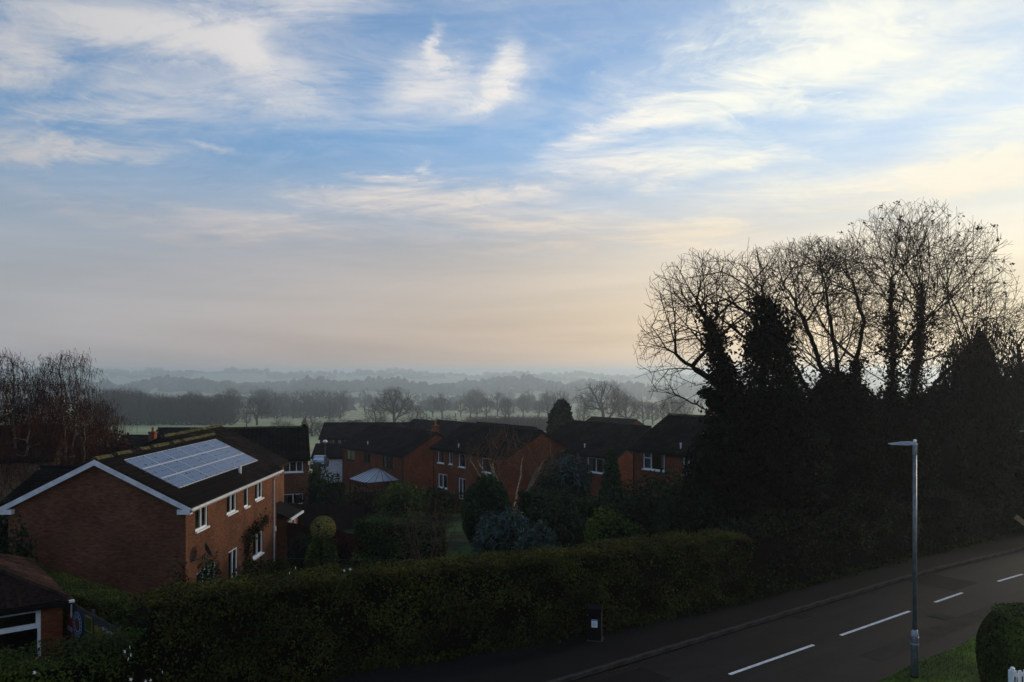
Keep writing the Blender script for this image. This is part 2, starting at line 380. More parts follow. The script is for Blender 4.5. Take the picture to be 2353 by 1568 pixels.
def hills(x, y):
    z = 0.0
    if 1900 < y < 3800:
        a = math.degrees(math.atan2(x, y))
        z += 24 * math.exp(-((y - 2850) / 300.0) ** 2) * (1 - smooth01(6, 12, a)) * (.72 + .28 * math.sin(a * .55 + 1) + .16 * math.sin(a * 1.3))
    if y > 3680:
        a = math.degrees(math.atan2(x, y))
        k = smooth01(3840, 5100, y)
        z += 1.6 * k * (24 + 20 * math.exp(-((a + 26) / 12.0) ** 2) + 7 * math.exp(-((a + 8) / 7.0) ** 2) + 4.0 * math.sin(a * .6) + 3.5 * math.sin(a * 1.37 + 1) + 2 * math.sin(a * 2.9))
    return z
def ground_z(x, y):
    s, o = road_so(x, y)
    z = road_z(s) - .14 - float(np.interp(o, DROP_O, DROP_Z))
    if y > 85:
        k = smooth01(85, 150, y); z = z * (1 - k) + float(np.interp(y, FAR_Y, FAR_Z)) * k
    return z + hills(x, y)

ys = [-30, -20, -12, -6] + [float(v) for v in np.arange(0, 70, 1.5)] + [float(v) for v in np.arange(70, 160, 4)] + [160 * 1.055 ** i for i in range(1, 82)]
xs = np.sign(np.linspace(-1, 1, 101)) * np.abs(np.linspace(-1, 1, 101)) ** 1.15
gv = []; gf = []
for j, y in enumerate(ys):
    for a in xs: x = float(a) * (70 + abs(y) * 1.0); gv.append((x, y, ground_z(x, y)))
nx = len(xs)
for j in range(len(ys) - 1):
    for i in range(nx - 1): a = j * nx + i; gf.append((a, a + 1, a + 1 + nx, a + nx))
def ground_mat():
    m = bpy.data.materials.new('ground_cover'); m.use_nodes = True; nt = NT(m.node_tree); nt.n.clear()
    co = nt.node('ShaderNodeTexCoord').outputs['Object']; x, y, z = nt.sep(co)
    vo = nt.node('ShaderNodeTexVoronoi', Vector=nt.vm('ADD', nt.vm('MULTIPLY', co, (.006, .0045, 0)), (0.31, 0.2, 0)), Scale=1.0)
    r = nt.sep(vo.outputs['Color'])[0]
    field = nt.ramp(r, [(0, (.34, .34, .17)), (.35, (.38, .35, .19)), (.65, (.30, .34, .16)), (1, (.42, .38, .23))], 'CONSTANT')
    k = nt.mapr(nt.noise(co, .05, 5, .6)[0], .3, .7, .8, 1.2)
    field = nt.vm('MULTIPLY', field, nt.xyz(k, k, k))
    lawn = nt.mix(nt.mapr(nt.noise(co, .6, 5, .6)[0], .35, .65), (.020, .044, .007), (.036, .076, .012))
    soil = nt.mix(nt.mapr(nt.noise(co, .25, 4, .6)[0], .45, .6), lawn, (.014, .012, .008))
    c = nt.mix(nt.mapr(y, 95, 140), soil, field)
    b = nt.node('ShaderNodeBsdfPrincipled', Roughness=.95); nt.set(b.inputs['Base Color'], c); b.inputs['Specular IOR Level'].default_value = .1
    bn = nt.node('ShaderNodeBump', Strength=.6, Distance=.1, Height=nt.noise(co, 6, 4, .6)[0]); nt.set(b.inputs['Normal'], bn.outputs[0])
    nt.node('ShaderNodeOutputMaterial', Surface=b); return m
g = MB(); g.v = gv; g.f = gf
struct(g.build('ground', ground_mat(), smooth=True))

def strip(name, s0, s1, o0, o1, dz, mat, step=1.0, parent=None, thick=0.0):
    """a band along the road; o0/o1 numbers or functions of s"""
    f0 = o0 if callable(o0) else (lambda s: o0); f1 = o1 if callable(o1) else (lambda s: o1)
    n = max(1, int(round((s1 - s0) / step))); b = MB()
    for i in range(n + 1):
        s = s0 + (s1 - s0) * i / n
        b.v += [tuple(road_at(s, f0(s), dz)), tuple(road_at(s, f1(s), dz))]
    for i in range(n): b.f.append((2 * i, 2 * i + 2, 2 * i + 3, 2 * i + 1))
    if thick:
        k = len(b.v)
        b.v += [(x, y, z - thick) for x, y, z in b.v]
        for i in range(n): b.f += [(2 * i, k + 2 * i, k + 2 * i + 2, 2 * i + 2), (2 * i + 1, 2 * i + 3, k + 2 * i + 3, k + 2 * i + 1)]
    return b.build(name, mat, parent)
def hedge_off(s): return float(np.interp(s, [-60, -20, -7.25, -2.4, 3.35, 9, 30], [6.2, 6.0, 5.7, 4.6, 3.9, 3.7, 3.9]))
struct(strip('road', -55, 100, -2.6, 2.1, 0.0, M['asphalt']))
foot = struct(strip('pavement', -55, 100, 2.24, lambda s: hedge_off(s) + .5, .12, M['footway'], thick=.2))
kerb = None
ks = [-28 + .915 * i for i in range(90)]
kr = random.Random(3)
stone = MB().box(-.452, .452, -.07, .07, -.1, .0); bvl = stone.mesh('kerb_stone', M['kerbmat'])
for s in ks:
    p = road_at(s, 2.17); q = road_at(s + .3, 2.17)
    o = link('kerb_stone', bvl, foot); o.location = (p.x, p.y, p.z + .122 + kr.uniform(-.006, .006))
    o.rotation_euler = (0, -math.atan2(q.z - p.z, .3), math.atan2(q.y - p.y, q.x - p.x) + kr.uniform(-.012, .012))
# the dashed centre line, painted marks at their own lengths
def dash(x0, y0, x1, y1):
    def hit(x, y):
        d = 30.0
        for _ in range(30):
            p = W(x, y, d); z = road_z(road_so(p.x, p.y)[0]); d = -z / ((y - 855.0) / 1899.0)
        p = W(x, y, d); return road_so(p.x, p.y)[0]
    return hit(x0, y0), hit(x1, y1)
road_ob = bpy.data.objects['road']
for k, q in enumerate(((1675, 1550, 1875, 1484), (1937, 1462, 2095, 1406), (2150, 1385, 2213, 1363), (2290, 1336, 2338, 1318))):
    s0, s1 = dash(*q); strip('painted_dash', s0, s1, -.055, .055, .004, M['paint'], step=.5, parent=road_ob)
for i in range(3): strip('painted_dash', 22.6 + 5.2 * i, 24.6 + 5.2 * i, -.055, .055, .004, M['paint'], step=.5, parent=road_ob)
for (s_, o_, w_, h_) in ((-3.4, 1.0, .30, .30), (9.5, -.9, .30, .30), (6.0, 1.86, .22, .2)):
    p = road_at(s_, o_, .005); a = math.atan2(.608, .794); b = MB()
    mt = Matrix.Translation(p) @ Matrix.Rotation(a, 4, 'Z')
    b.box(-w_, w_, -h_, h_, -.05, .003, mt); b.build('iron_cover', M['iron'], road_ob)
patch_m = material('tarmac_patch', (.0055, .0055, .006), .9, .3, 2, .5, 80, fine=(110, .4), spec=.1); pale_m = material('old_tarmac_patch', (.015, .015, .0155), .9, .3, 2, .5, 80, fine=(110, .4), spec=.1)
strip('tarmac_patch', -4.2, -1.4, .7, 1.75, .002, patch_m, parent=road_ob); strip('tarmac_patch', 4.0, 12.5, -1.9, -1.25, .002, pale_m, parent=road_ob); strip('tarmac_patch', 13.0, 15.0, .3, 2.0, .002, patch_m, parent=road_ob)
# near verge: turf with its own blades
vg = struct(strip('verge', -30, 60, -6.8, lambda s: -2.58 + .05 * math.sin(s * 1.7) + .04 * math.sin(s * 4.1), .03, M['grass'], step=.25))
rg = random.Random(8); vb = []; fb = []
for i in range(26000):
    s = rg.uniform(-6, 12); o = -2.6 - 4.0 * rg.random() ** 1.3 + .05 * math.sin(s * 1.7)
    p = road_at(s, o, .02); h = rg.uniform(.03, .085); a = rg.uniform(0, 6.28); w = .008; lx, ly = rg.gauss(0, .03), rg.gauss(0, .03)
    n = len(vb); vb += [(p.x - w * math.cos(a), p.y - w * math.sin(a), p.z), (p.x + w * math.cos(a), p.y + w * math.sin(a), p.z), (p.x + lx, p.y + ly, p.z + h)]
    fb.append((n, n + 1, n + 2))
o = link('grass_blades', np_mesh('grass_blades', vb, fb, M['grass']), None, None, 'stuff'); o['label'] = 'short green grass of the near road verge'

# ---------------------------------------------------------------- the misty air
def make_haze(density):
    b = MB().box(-13000, 13000, -400, 12600, -76, 26)
    m = bpy.data.materials.new('haze_air'); m.use_nodes = True; nt = NT(m.node_tree); nt.n.clear()
    v = nt.node('ShaderNodeVolumePrincipled', Color=(.86, .94, 1.0, 1), Density=density, Anisotropy=0.6)
    out = nt.node('ShaderNodeOutputMaterial'); nt.l.new(v.outputs[0], out.inputs['Volume'])
    o = b.build('haze', m, kind='stuff'); o['label'] = 'pale morning mist filling the valley air'
    return o
make_haze(0.00032)

# ---------------------------------------------------------------- growing things
def leaf_quads(pts, size, rng, flat=0.0, aspect=1.6, nrm=None):
    """one small four-cornered leaf at every point: (n,3) -> verts, faces"""
    pts = np.asarray(pts, dtype=np.float64); n = len(pts)
    a = rng.normal(size=(n, 3)); a /= np.linalg.norm(a, axis=1)[:, None]
    b = rng.normal(size=(n, 3))
    if nrm is not None:                       # leaves that lie mostly along a surface
        nn = nrm + rng.normal(size=(n, 3)) * (1 - flat); nn /= np.linalg.norm(nn, axis=1)[:, None]
        a = np.cross(nn, b); a /= np.linalg.norm(a, axis=1)[:, None]; b = np.cross(nn, a)
    else:
        b = np.cross(a, b); b /= np.linalg.norm(b, axis=1)[:, None]
    sz = (size * rng.uniform(.6, 1.35, n))[:, None]
    a = a * sz * aspect * .5; b = b * sz * .5
    v = np.stack([pts - a, pts + b * .9 + a * .05, pts + a, pts - b * .9 + a * .05], axis=1).reshape(-1, 3)
    f = np.arange(4 * n).reshape(n, 4)
    return v, f
def ellipsoid_pts(n, rng, c, r, shell=0.55, lumps=9, amp=.28, bottom=-1.0):
    """points through the outer part of a lumpy ellipsoid"""
    d = rng.normal(size=(int(n * 1.9), 3)); d /= np.linalg.norm(d, axis=1)[:, None]
    d = d[d[:, 2] > bottom][:n]
    L = rng.normal(size=(lumps, 3)); L /= np.linalg.norm(L, axis=1)[:, None]
    k = 1 - amp + amp * 1.7 * np.max(np.clip((d @ L.T - .55) / .45, 0, 1) ** .8, axis=1)
    rad = k * (shell + (1 - shell) * rng.random(len(d)) ** .5)
    return np.asarray(c) + d * rad[:, None] * np.asarray(r), d
def lumpy_mesh(name, c, r, mat, rng, nu=18, nv=12, amp=.18, bottom=None):
    """a solid dark inside for a shrub"""
    ph = rng.uniform(0, 6.28, 6); v = []; f = []
    for j in range(nv + 1):
        t = math.pi * j / nv
        for i in range(nu):
            p = 2 * math.pi * i / nu
            k = 1 + amp * (math.sin(2 * p + ph[0]) * math.sin(2 * t + ph[1]) + .6 * math.sin(3 * p + ph[2]) * math.sin(3 * t + ph[3]) + .4 * math.sin(5 * p + ph[4]))
            z = c[2] + r[2] * math.cos(t) * k
            if bottom is not None: z = max(z, bottom)
            v.append((c[0] + r[0] * math.sin(t) * math.cos(p) * k, c[1] + r[1] * math.sin(t) * math.sin(p) * k, z))
    for j in range(nv):
        for i in range(nu): a = j * nu + i; b = j * nu + (i + 1) % nu; f.append((a, b, b + nu, a + nu))
    b = MB(); b.v = v; b.f = f
    return b.mesh(name, mat, True)
def shrub(name, label, cat, loc, r, mat, n=2500, leaf=.11, seed=1, group=None, shell=.42, amp=.42, lumps=13, core=.60, aspect=1.6, stem=True, coremat=None):
    """a leafy shrub standing on loc (its base), r = half sizes"""
    rng = np.random.default_rng(seed); t = thing(name, label, cat, loc, 0, group)
    c = (0, 0, r[2])
    p, d = ellipsoid_pts(n, rng, c, r, shell, lumps, amp)
    p[:, 2] = np.maximum(p[:, 2], .02)
    v, f = leaf_quads(p, leaf, rng, aspect=aspect); link('foliage', np_mesh('foliage', v, f, mat), t, kind='stuff')
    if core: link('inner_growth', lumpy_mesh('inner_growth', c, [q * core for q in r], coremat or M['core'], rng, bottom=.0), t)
    if stem: MB().tube([(0, 0, -.4), (0, 0, r[2])], [.09, .05], 6).build('stem', M['bark'], t)
    return t
def put(o, loc, s=(1, 1, 1), rz=0.0):
    o.location = loc; o.scale = s; o.rotation_euler = (0, 0, rz); return o

class Grow:
    """branches drawn towards points scattered through the crown"""
    def __init__(s, seed): s.r = np.random.default_rng(seed); s.P = []; s.par = []
    def stem(s, pts, frm=-1, step=.35):
        """a given limb as nodes; returns the index of its last node"""
        last = frm; pts = [np.asarray(p, float) for p in pts]
        if frm < 0: s.P.append(pts[0]); s.par.append(-1); last = len(s.P) - 1
        else: pts = [s.P[frm]] + pts
        for a, b in zip(pts[:-1], pts[1:]):
            n = max(1, int(np.linalg.norm(b - a) / step))
            for i in range(1, n + 1):
                q = a + (b - a) * i / n + s.r.normal(size=3) * step * .10
                s.P.append(q); s.par.append(last); last = len(s.P) - 1
        return last
    def colonise(s, att, step=.35, di=3.0, dk=.7, it=90, up=.10, out=None, wob=.22, inertia=.3):
        att = np.asarray(att, float); P = np.array(s.P); n0 = len(P)
        near = np.full(len(att), 1e9); who = np.zeros(len(att), int); alive = np.ones(len(att), bool)
        def upd(a, b):
            nonlocal near, who
            for q in range(a, b, 400):
                e = min(b, q + 400); d = np.linalg.norm(att[:, None, :] - P[None, q:e, :], axis=2)
                k = d.argmin(1); m = d[np.arange(len(att)), k]; w = m < near
                near[w] = m[w]; who[w] = k[w] + q
        upd(0, n0); kids = {}
        for _ in range(it):
            alive &= near > dk
            act = alive & (near < di)
            if not act.any(): break
            ids = np.unique(who[act]); new = []
            vec = att - P[who]; vec /= (np.linalg.norm(vec, axis=1)[:, None] + 1e-9)
            acc = np.zeros((len(P), 3)); np.add.at(acc, who[act], vec[act])
            for i in ids:
                d = acc[i]; l = np.linalg.norm(d)
                if l < 1e-6: continue
                pp = s.par[i]; h = (P[i] - P[pp]) if pp >= 0 else np.zeros(3); hl = np.linalg.norm(h)
                d = d / l + s.r.normal(size=3) * wob + np.array([0, 0, up]) + (h / hl * inertia if hl > 1e-6 else 0); d /= np.linalg.norm(d)
                if kids.get(i, 0) >= 3: continue
                kids[i] = kids.get(i, 0) + 1
                new.append((P[i] + d * step, i))
            if not new: break
            a = len(P); P = np.vstack([P, np.array([q for q, _ in new])]); s.par += [int(i) for _, i in new]
            upd(a, len(P))
        s.P = [p for p in P]
    def reach(s, p, d, env):
        """how far from p along d the crown goes on"""
        t = 0.0
        while t < 12:
            q = p + d * (t + .25)
            if not any((((q - c) / r) ** 2).sum() < 1 for c, r in env): return t
            t += .25
        return t
    def fan(s, i, d, L, lev, env, up, sp=(.55, .40, .27, .20), maxlev=3):
        """one branch that arches outward and turns up at its end, with side branches"""
        n = max(2, int(L / (.34 if lev < 2 else .22))); st = L / n; bend = s.r.normal(size=3) * .05; last = i; since = s.r.uniform(0, sp[lev]); roll = s.r.uniform(0, 6.28)
        for k in range(n):
            f = (k + 1) / n; d = d + bend + np.array([0, 0, up * st * (.25 + f)]) + s.r.normal(size=3) * .045; d = d / np.linalg.norm(d)
            s.P.append(s.P[last] + d * st); s.par.append(last); last = len(s.P) - 1; since += st
            if lev < maxlev and since > sp[lev] and f > (.12 if lev else .05):
                since = s.r.uniform(-.3, .3) * sp[lev]; roll += 2.4 + s.r.normal() * .5
                a = np.cross(d, [math.cos(roll), math.sin(roll), .37]); a /= np.linalg.norm(a) + 1e-9
                th = s.r.uniform(.55, .95); e = d * math.cos(th) + a * math.sin(th)
                Lc = min(s.reach(s.P[last], e, env) * s.r.uniform(.8, 1.05), (1.05 - .55 * f) * L * s.r.uniform(.45, .75) + .25)
                if Lc > .16: s.fan(last, e, max(.22, Lc), lev + 1, env, up, sp, maxlev)
    def tips(s):
        has = set(s.par); return [i for i in range(len(s.P)) if i not in has]
    def twigs(s, n=2, ln=.5, up=.5, spread=.6, prob=1.0, every=None, segs=2):
        """short upswept twigs at the ends and along thin shoots"""
        src = s.tips()
        if every: src = src + [i for i in range(len(s.P)) if s.r.random() < every]
        for i in src:
            if s.r.random() > prob: continue
            p = s.P[i]; q = s.P[s.par[i]] if s.par[i] >= 0 else p - np.array([0, 0, 1.0]); d0 = p - q; d0 = d0 / (np.linalg.norm(d0) + 1e-9)
            for _ in range(n):
                d = d0 + s.r.normal(size=3) * spread; last = i; pos = p; L = ln * s.r.uniform(.5, 1.3)
                for k in range(segs):
                    d = d / np.linalg.norm(d) + np.array([0, 0, up / segs]); d = d / np.linalg.norm(d)
                    pos = pos + d * L / segs; s.P.append(pos); s.par.append(last); last = len(s.P) - 1
    def radii(s, tip=.006, e=2.4, base=None):
        n = len(s.P); acc = np.zeros(n)
        kids = [[] for _ in range(n)]
        for i, p in enumerate(s.par):
            if p >= 0: kids[p].append(i)
        for i in range(n - 1, -1, -1): pass
        order = list(range(n)); dep = [0] * n
        for i in range(n): dep[i] = dep[s.par[i]] + 1 if s.par[i] >= 0 else 0
        order.sort(key=lambda i: -dep[i])
        for i in order:
            if not kids[i]: acc[i] = tip ** e
            if s.par[i] >= 0: acc[s.par[i]] += acc[i]
        r = acc ** (1 / e)
        if base: r = tip + (r - tip) * max(0.1, (base - tip) / max(1e-6, r.max() - tip))
        s.rad = r; s.kids = kids; return r
    def meshes(s, split=.035, thick=None):
        """tubes along the chains, thick wood and thin wood apart"""
        A, B = MB(), MB(); P = s.P; used = set()
        roots = [i for i, p in enumerate(s.par) if p < 0]; stack = [(i, None) for i in roots]
        while stack:
            i, pr = stack.pop(); ch = [] if pr is None else [pr]; c = i
            while True:
                ch.append(c)
                ks = s.kids[c]
                if not ks: break
                ks = sorted(ks, key=lambda k: -s.rad[k])
                for k in ks[1:]: stack.append((k, c))
                c = ks[0]
            if len(ch) < 2: continue
            rr = [s.rad[j] for j in ch]
            if pr is not None: rr[0] = rr[1]
            cut = next((k for k, v in enumerate(rr) if v < split), len(ch))
            if cut >= 2: A.tube([P[j] for j in ch[:cut + 1]], rr[:cut + 1], 7 if rr[0] > .1 else 5, False)
            if cut < len(ch) - 1:
                k0 = max(0, cut - 1) if cut < 2 else cut
                B.tube([P[j] for j in ch[k0:]], rr[k0:], 3, False)
        return A, B
def clump_pts(g, idx, n, rad, rng):
    return np.concatenate([g.P[i] + rng.normal(size=(n, 3)) * rad for i in idx]) if len(idx) else np.zeros((0, 3))
def in_ellipsoid(n, rng, c, r, inner=0.0, low=-1.0):
    d = rng.normal(size=(n * 2, 3)); d /= np.linalg.norm(d, axis=1)[:, None]; d = d[d[:, 2] > low][:n]
    k = (inner + (1 - inner) * rng.random(len(d))) ** (1 / 2.2)
    return np.asarray(c) + d * k[:, None] * np.asarray(r)

# ---------------------------------------------------------------- houses
TILE_P = [(0, 0), (.28, -.006), (.52, .0), (.66, .028), (.84, .028), (1, 0)]
def tile_base(tw=.33, ex=.32):
    v = []; k = len(TILE_P)
    for (s, dh) in ((0, .034), (ex + .05, .004), (0, .0)):
        for u, h in TILE_P: v.append((u * tw * .99, s, (h + dh) if dh else h - .004))
    f = [(i, i + 1, k + i + 1, k + i) for i in range(k - 1)] + [(2 * k + i, 2 * k + i + 1, i + 1, i) for i in range(k - 1)]
    return np.array(v), np.array(f)
TB = tile_base()
def slope_frame(org, xd, sd):
    xd, sd = Vector(xd), Vector(sd); nd = xd.cross(sd); m = Matrix((xd, sd, nd)).transposed().to_4x4(); m.translation = Vector(org); return m
def tile_field(name, frame, wid, slen, mat, parent, single=0, cutter=None, seed=1, tw=.33, ex=.32, order='near'):
    """lapped courses of tiles over a slope; the first `single` of them stay tiles of their own"""
    rng = np.random.default_rng(seed); cells = []
    nr = max(1, int(slen / ex)); nc = max(1, int(round(wid / tw))); tw2 = wid / nc
    for r in range(nr):
        for c in range(nc):
            if cutter and not cutter((c + .5) * tw2, (r + .5) * ex): continue
            cells.append((c * tw2, r * ex))
    if single: cells.sort(key=lambda q: q[0] + .0 * q[1])
    jit = rng.normal(size=(len(cells), 3)) * np.array([.004, .006, .004])
    one = cells[:single]; rest = cells[single:]
    if one:
        me = np_mesh('roof_tile', TB[0] * [tw2 / .33, 1, 1], TB[1], mat)
        for k, (a, b) in enumerate(one):
            o = link('roof_tile', me, parent); o.matrix_local = frame @ Matrix.Translation((a + jit[k, 0], b + jit[k, 1], abs(jit[k, 2]))) @ Matrix.Rotation(jit[k, 0] * 2, 4, 'Z')
    if rest:
        off = np.array([(a, b, 0.0) for a, b in rest]) + np.abs(jit[len(one):])
        v = (TB[0] * [tw2 / .33, 1, 1])[None] + off[:, None, :]
        v = v.reshape(-1, 3); k = len(TB[0]); f = (TB[1][None] + (np.arange(len(rest)) * k)[:, None, None]).reshape(-1, 4)
        mm = np.array(frame); v = v @ mm[:3, :3].T + mm[:3, 3]
        link(name, np_mesh(name, v, f, mat), parent, kind='stuff')
def wall_holes(b, x0, x1, z0, z1, holes, at, depth=.12):
    """a wall face with rectangular openings and their reveals; at(u, z, d) -> point, d into the wall"""
    us = sorted({x0, x1} | {h[0] for h in holes} | {h[1] for h in holes}); zs = sorted({z0, z1} | {h[2] for h in holes} | {h[3] for h in holes})
    for a, c in zip(us[:-1], us[1:]):
        for e, g_ in zip(zs[:-1], zs[1:]):
            m, q = (a + c) / 2, (e + g_) / 2
            if any(h[0] < m < h[1] and h[2] < q < h[3] for h in holes): continue
            b.quad(at(a, e, 0), at(c, e, 0), at(c, g_, 0), at(a, g_, 0))
    for h in holes:
        l, r, d, t = h
        for (p, q) in (((l, d), (r, d)), ((r, d), (r, t)), ((r, t), (l, t)), ((l, t), (l, d))):
            b.quad(at(*p, 0), at(*q, 0), at(*q, depth), at(*p, depth))
def window(house, at, l, r, d, t, mat, style='two', curtain=True, sill=True, sillmat=None):
    """frame in an opening; style: two / one / three / toplight / door"""
    def bx(b, a, c, e, f, d0, d1):
        P = [at(u, z, k) for u in (a, c) for z in (e, f) for k in (d0, d1)]
        n = len(b.v); b.v += [tuple(p) for p in P]
        b.f += [tuple(n + i for i in q) for q in ((0, 1, 3, 2), (4, 6, 7, 5), (0, 4, 5, 1), (2, 3, 7, 6), (0, 2, 6, 4), (1, 5, 7, 3))]
    w = .07; m = MB()
    bx(m, l, l + w, d, t, .03, .11); bx(m, r - w, r, d, t, .03, .11)
    bx(m, l + w, r - w, t - w, t, .031, .109); bx(m, l + w, r - w, d, d + w, .031, .109)
    cuts = {'two': [.5], 'one': [], 'three': [.33, .67], 'toplight': [.36], 'door': [.5], 'left': [.36]}[style]
    us = [l + w] + [l + (r - l) * c for c in cuts] + [r - w]; panes = []
    for c in us[1:-1]: bx(m, c - w * .45, c + w * .45, d + w, t - w, .025, .105)
    for i in range(len(us) - 1):
        a = us[i] + (w * .45 if i else 0); c = us[i + 1] - (w * .45 if i < len(us) - 2 else 0)
        if style in ('toplight',) and i == 0 or style == 'left' and i == 0:
            zt = d + (t - d) * .66; bx(m, a, c, zt - w * .4, zt + w * .4, .028, .107); panes += [(a, c, d + w, zt - w * .4), (a, c, zt + w * .4, t - w)]
        else: panes.append((a, c, d + w, t - w))
    f = m.build('window' if style != 'door' else 'patio_door', mat, house)
    for (a, c, e, g_) in panes:
        MB().quad(at(a, e, .07), at(c, e, .07), at(c, g_, .07), at(a, g_, .07)).build('pane', M['glass'], f)
    if sill and style != 'door':
        s = MB(); bx(s, l - .06, r + .06, d - .07, d + .004, -.10, .12); s.build('sill', sillmat or mat, f)
    if curtain:
        cw = (r - l) * .2
        for (a, e) in ((l + .05, l + .05 + cw), (r - .05 - cw, r - .05)):
            k = 5; c = MB()
            for i in range(k):
                u0, u1 = a + (e - a) * i / k, a + (e - a) * (i + 1) / k
                c.quad(at(u0, d + .05, .20 + .04 * (i % 2)), at(u1, d + .05, .20 + .04 * ((i + 1) % 2)), at(u1, t - .05, .20 + .04 * ((i + 1) % 2)), at(u0, t - .05, .20 + .04 * (i % 2)))
            c.build('curtain', M['curtain'], f)
    return f
def house(name, label, loc, rz, L, Wd, He, rise, brick, tile, wins=(), gable_wins=(), frame='white', trim='darkframe', e=.35, vg=.14, ridge='plain', single=0, base=1.6, vents=(), barge=.16, seed=1, group=None, pipes=(), ridge_single=False, curtain=True, left_wins=()):
    """a two-storey brick house: local x along the front (0..L), y to the back (0..Wd), z up from its floor"""
    t = thing(name, label, 'house', loc, rz, group); h2 = Wd / 2; tan = rise / h2; p = math.atan(tan); cp, sp = math.cos(p), math.sin(p)
    fat = lambda u, z, d: Vector((u, d, z))
    gat = lambda u, z, d: Vector((L - d, u, z))
    lat = lambda u, z, d: Vector((d, Wd - u, z))
    b = MB()
    wall_holes(b, 0, L, -base, He, [w[:4] for w in wins], fat)
    wall_holes(b, 0, Wd, -base, He, [w[:4] for w in gable_wins], gat)
    wall_holes(b, 0, Wd, -base, He, [w[:4] for w in left_wins], lat)
    b.poly([(L, 0, He), (L, Wd, He), (L, h2, He + rise)]); b.poly([(0, Wd, He), (0, 0, He), (0, h2, He + rise)])
    b.quad((L, Wd, -base), (0, Wd, -base), (0, Wd, He), (L, Wd, He))
    b.build('wall', brick, t)
    for w in wins: window(t, fat, *w[:4], M[frame], *(w[4:] or ('two',)), curtain=curtain)
    for w in gable_wins: window(t, gat, *w[:4], M[frame], *(w[4:] or ('two',)), curtain=curtain)
    for w in left_wins: window(t, lat, *w[:4], M[frame], *(w[4:] or ('two',)), curtain=curtain)
    # roof: two slabs, tiles on them
    ze = He - e * tan; th = .10; rf = MB()
    for sgn in (0, 1):
        q = lambda y: y if sgn == 0 else Wd - y
        rf.prism([(-vg, q(-e), ze - .02), (-vg, q(-e), ze + .06), (-vg, q(h2), He + rise + .06), (-vg, q(h2), He + rise - .02)], (L + 2 * vg, 0, 0))
    roof = rf.build('roof', tile, t)
    slen = (h2 + e) / cp
    f0 = slope_frame((-vg, -e - .03, ze + .075), (1, 0, 0), (0, cp, sp)); f1 = slope_frame((L + vg, Wd + e + .03, ze + .075), (-1, 0, 0), (0, -cp, sp))
    tile_field('roof_tiles', f0, L + 2 * vg, slen, tile, roof, single, seed=seed)
    tile_field('roof_tiles', f1, L + 2 * vg, slen, tile, roof, 0, seed=seed + 7)
    # ridge caps
    prof = [(.14 * math.cos(a), .14 * math.sin(a)) for a in [math.pi * i / 6 for i in range(7)]]
    def cap(b_, x0, x1, dz):
        n = len(b_.v)
        for x in (x0, x1): b_.v += [(x, h2 + c * (1.0 if x == x0 else .94), He + rise + .03 + dz + s * (1.0 if x == x0 else .94)) for c, s in prof]
        b_.f += [(n + i, n + i + 1, n + 8 + i, n + 7 + i) for i in range(6)] + [tuple(n + i for i in range(7))]
    rr = random.Random(seed); nr = int((L + 2 * vg) / .45); rb = MB()
    for i in range(nr):
        x0 = -vg + (L + 2 * vg) * i / nr; x1 = -vg + (L + 2 * vg) * (i + 1) / nr + .03
        if ridge_single:
            c = MB(); cap(c, x0, x1, rr.uniform(0, .03)); c.build('ridge_tile', M['moss'] if rr.random() < .75 else tile, roof, smooth=False)
        else: cap(rb, x0, x1, rr.uniform(0, .02))
    if not ridge_single: rb.build('ridge', M['moss'] if ridge == 'moss' else tile, roof, kind='stuff')
    # bargeboards on the gable ends, fascia and gutter along the eaves, downpipes
    tm = M[trim]
    for (x, s) in ((-vg + .002, -1), (L + vg - .002, 1)):
        for q in (0, 1):
            g_ = lambda y: y if q == 0 else Wd - y
            MB().prism([(x, g_(-e), ze - barge + .02), (x, g_(-e), ze + .05), (x, g_(h2), He + rise + .05), (x, g_(h2), He + rise - barge + .02)], (.03 * s, 0, 0)).build('bargeboard', tm, t)
    for y0, s in ((-e, -1), (Wd + e, 1)):
        MB().box(-vg, L + vg, min(y0, y0 - s * .03), max(y0, y0 - s * .03), ze - .16, ze + .03).build('fascia', tm, t)
        pr = [(s * (.005), .0), (s * .01, -.07), (s * .05, -.1), (s * .09, -.07), (s * .10, .01), (s * .085, .01), (s * .075, -.06), (s * .05, -.08), (s * .025, -.06), (s * .02, .0)]
        MB().prism([(-vg - .02, y0 + a, ze + .015 + c) for a, c in pr], (L + 2 * vg + .04, 0, 0)).build('gutter', tm if trim != 'darkframe' else M['black'], t)
        MB().box(-vg + .03, L + vg - .03, min(y0, y0 - s * e), max(y0, y0 - s * e), ze - .15, ze - .125).build('soffit', tm, t)
    for x in pipes:
        MB().tube([(x, -e - .04, ze - .06), (x, -e - .04, ze - .2), (x, -.06, ze - .45), (x, -.06, -base)], .036, 8).build('downpipe', tm if trim != 'darkframe' else M['black'], t)
    for (x, s) in vents:
        q = Vector((x, -e, ze)) + Vector((0, cp, sp)) * s
        MB().tube([q - Vector((0, 0, .1)), q + Vector((0, 0, .42))], .055, 8).tube([q + Vector((0, 0, .40)), q + Vector((0, 0, .50))], .075, 8).build('vent_pipe', M['dirty'], t)
    return t
def chimney(hs, x, y, z0, z1, w=.62, brick=None):
    b = MB().box(x - w / 2, x + w / 2, y - w / 2, y + w / 2, z0, z1 - .16).box(x - w / 2 - .05, x + w / 2 + .05, y - w / 2 - .05, y + w / 2 + .05, z1 - .16, z1)
    c = b.build('chimney', brick or M['brick_b'], hs)
    MB().lathe([(.13, 0), (.15, .05), (.12, .1), (.11, .38), (.14, .4), (.14, .45)], 12, (x, y, z1)).build('chimney_pot', M['clay'], c)
    return c
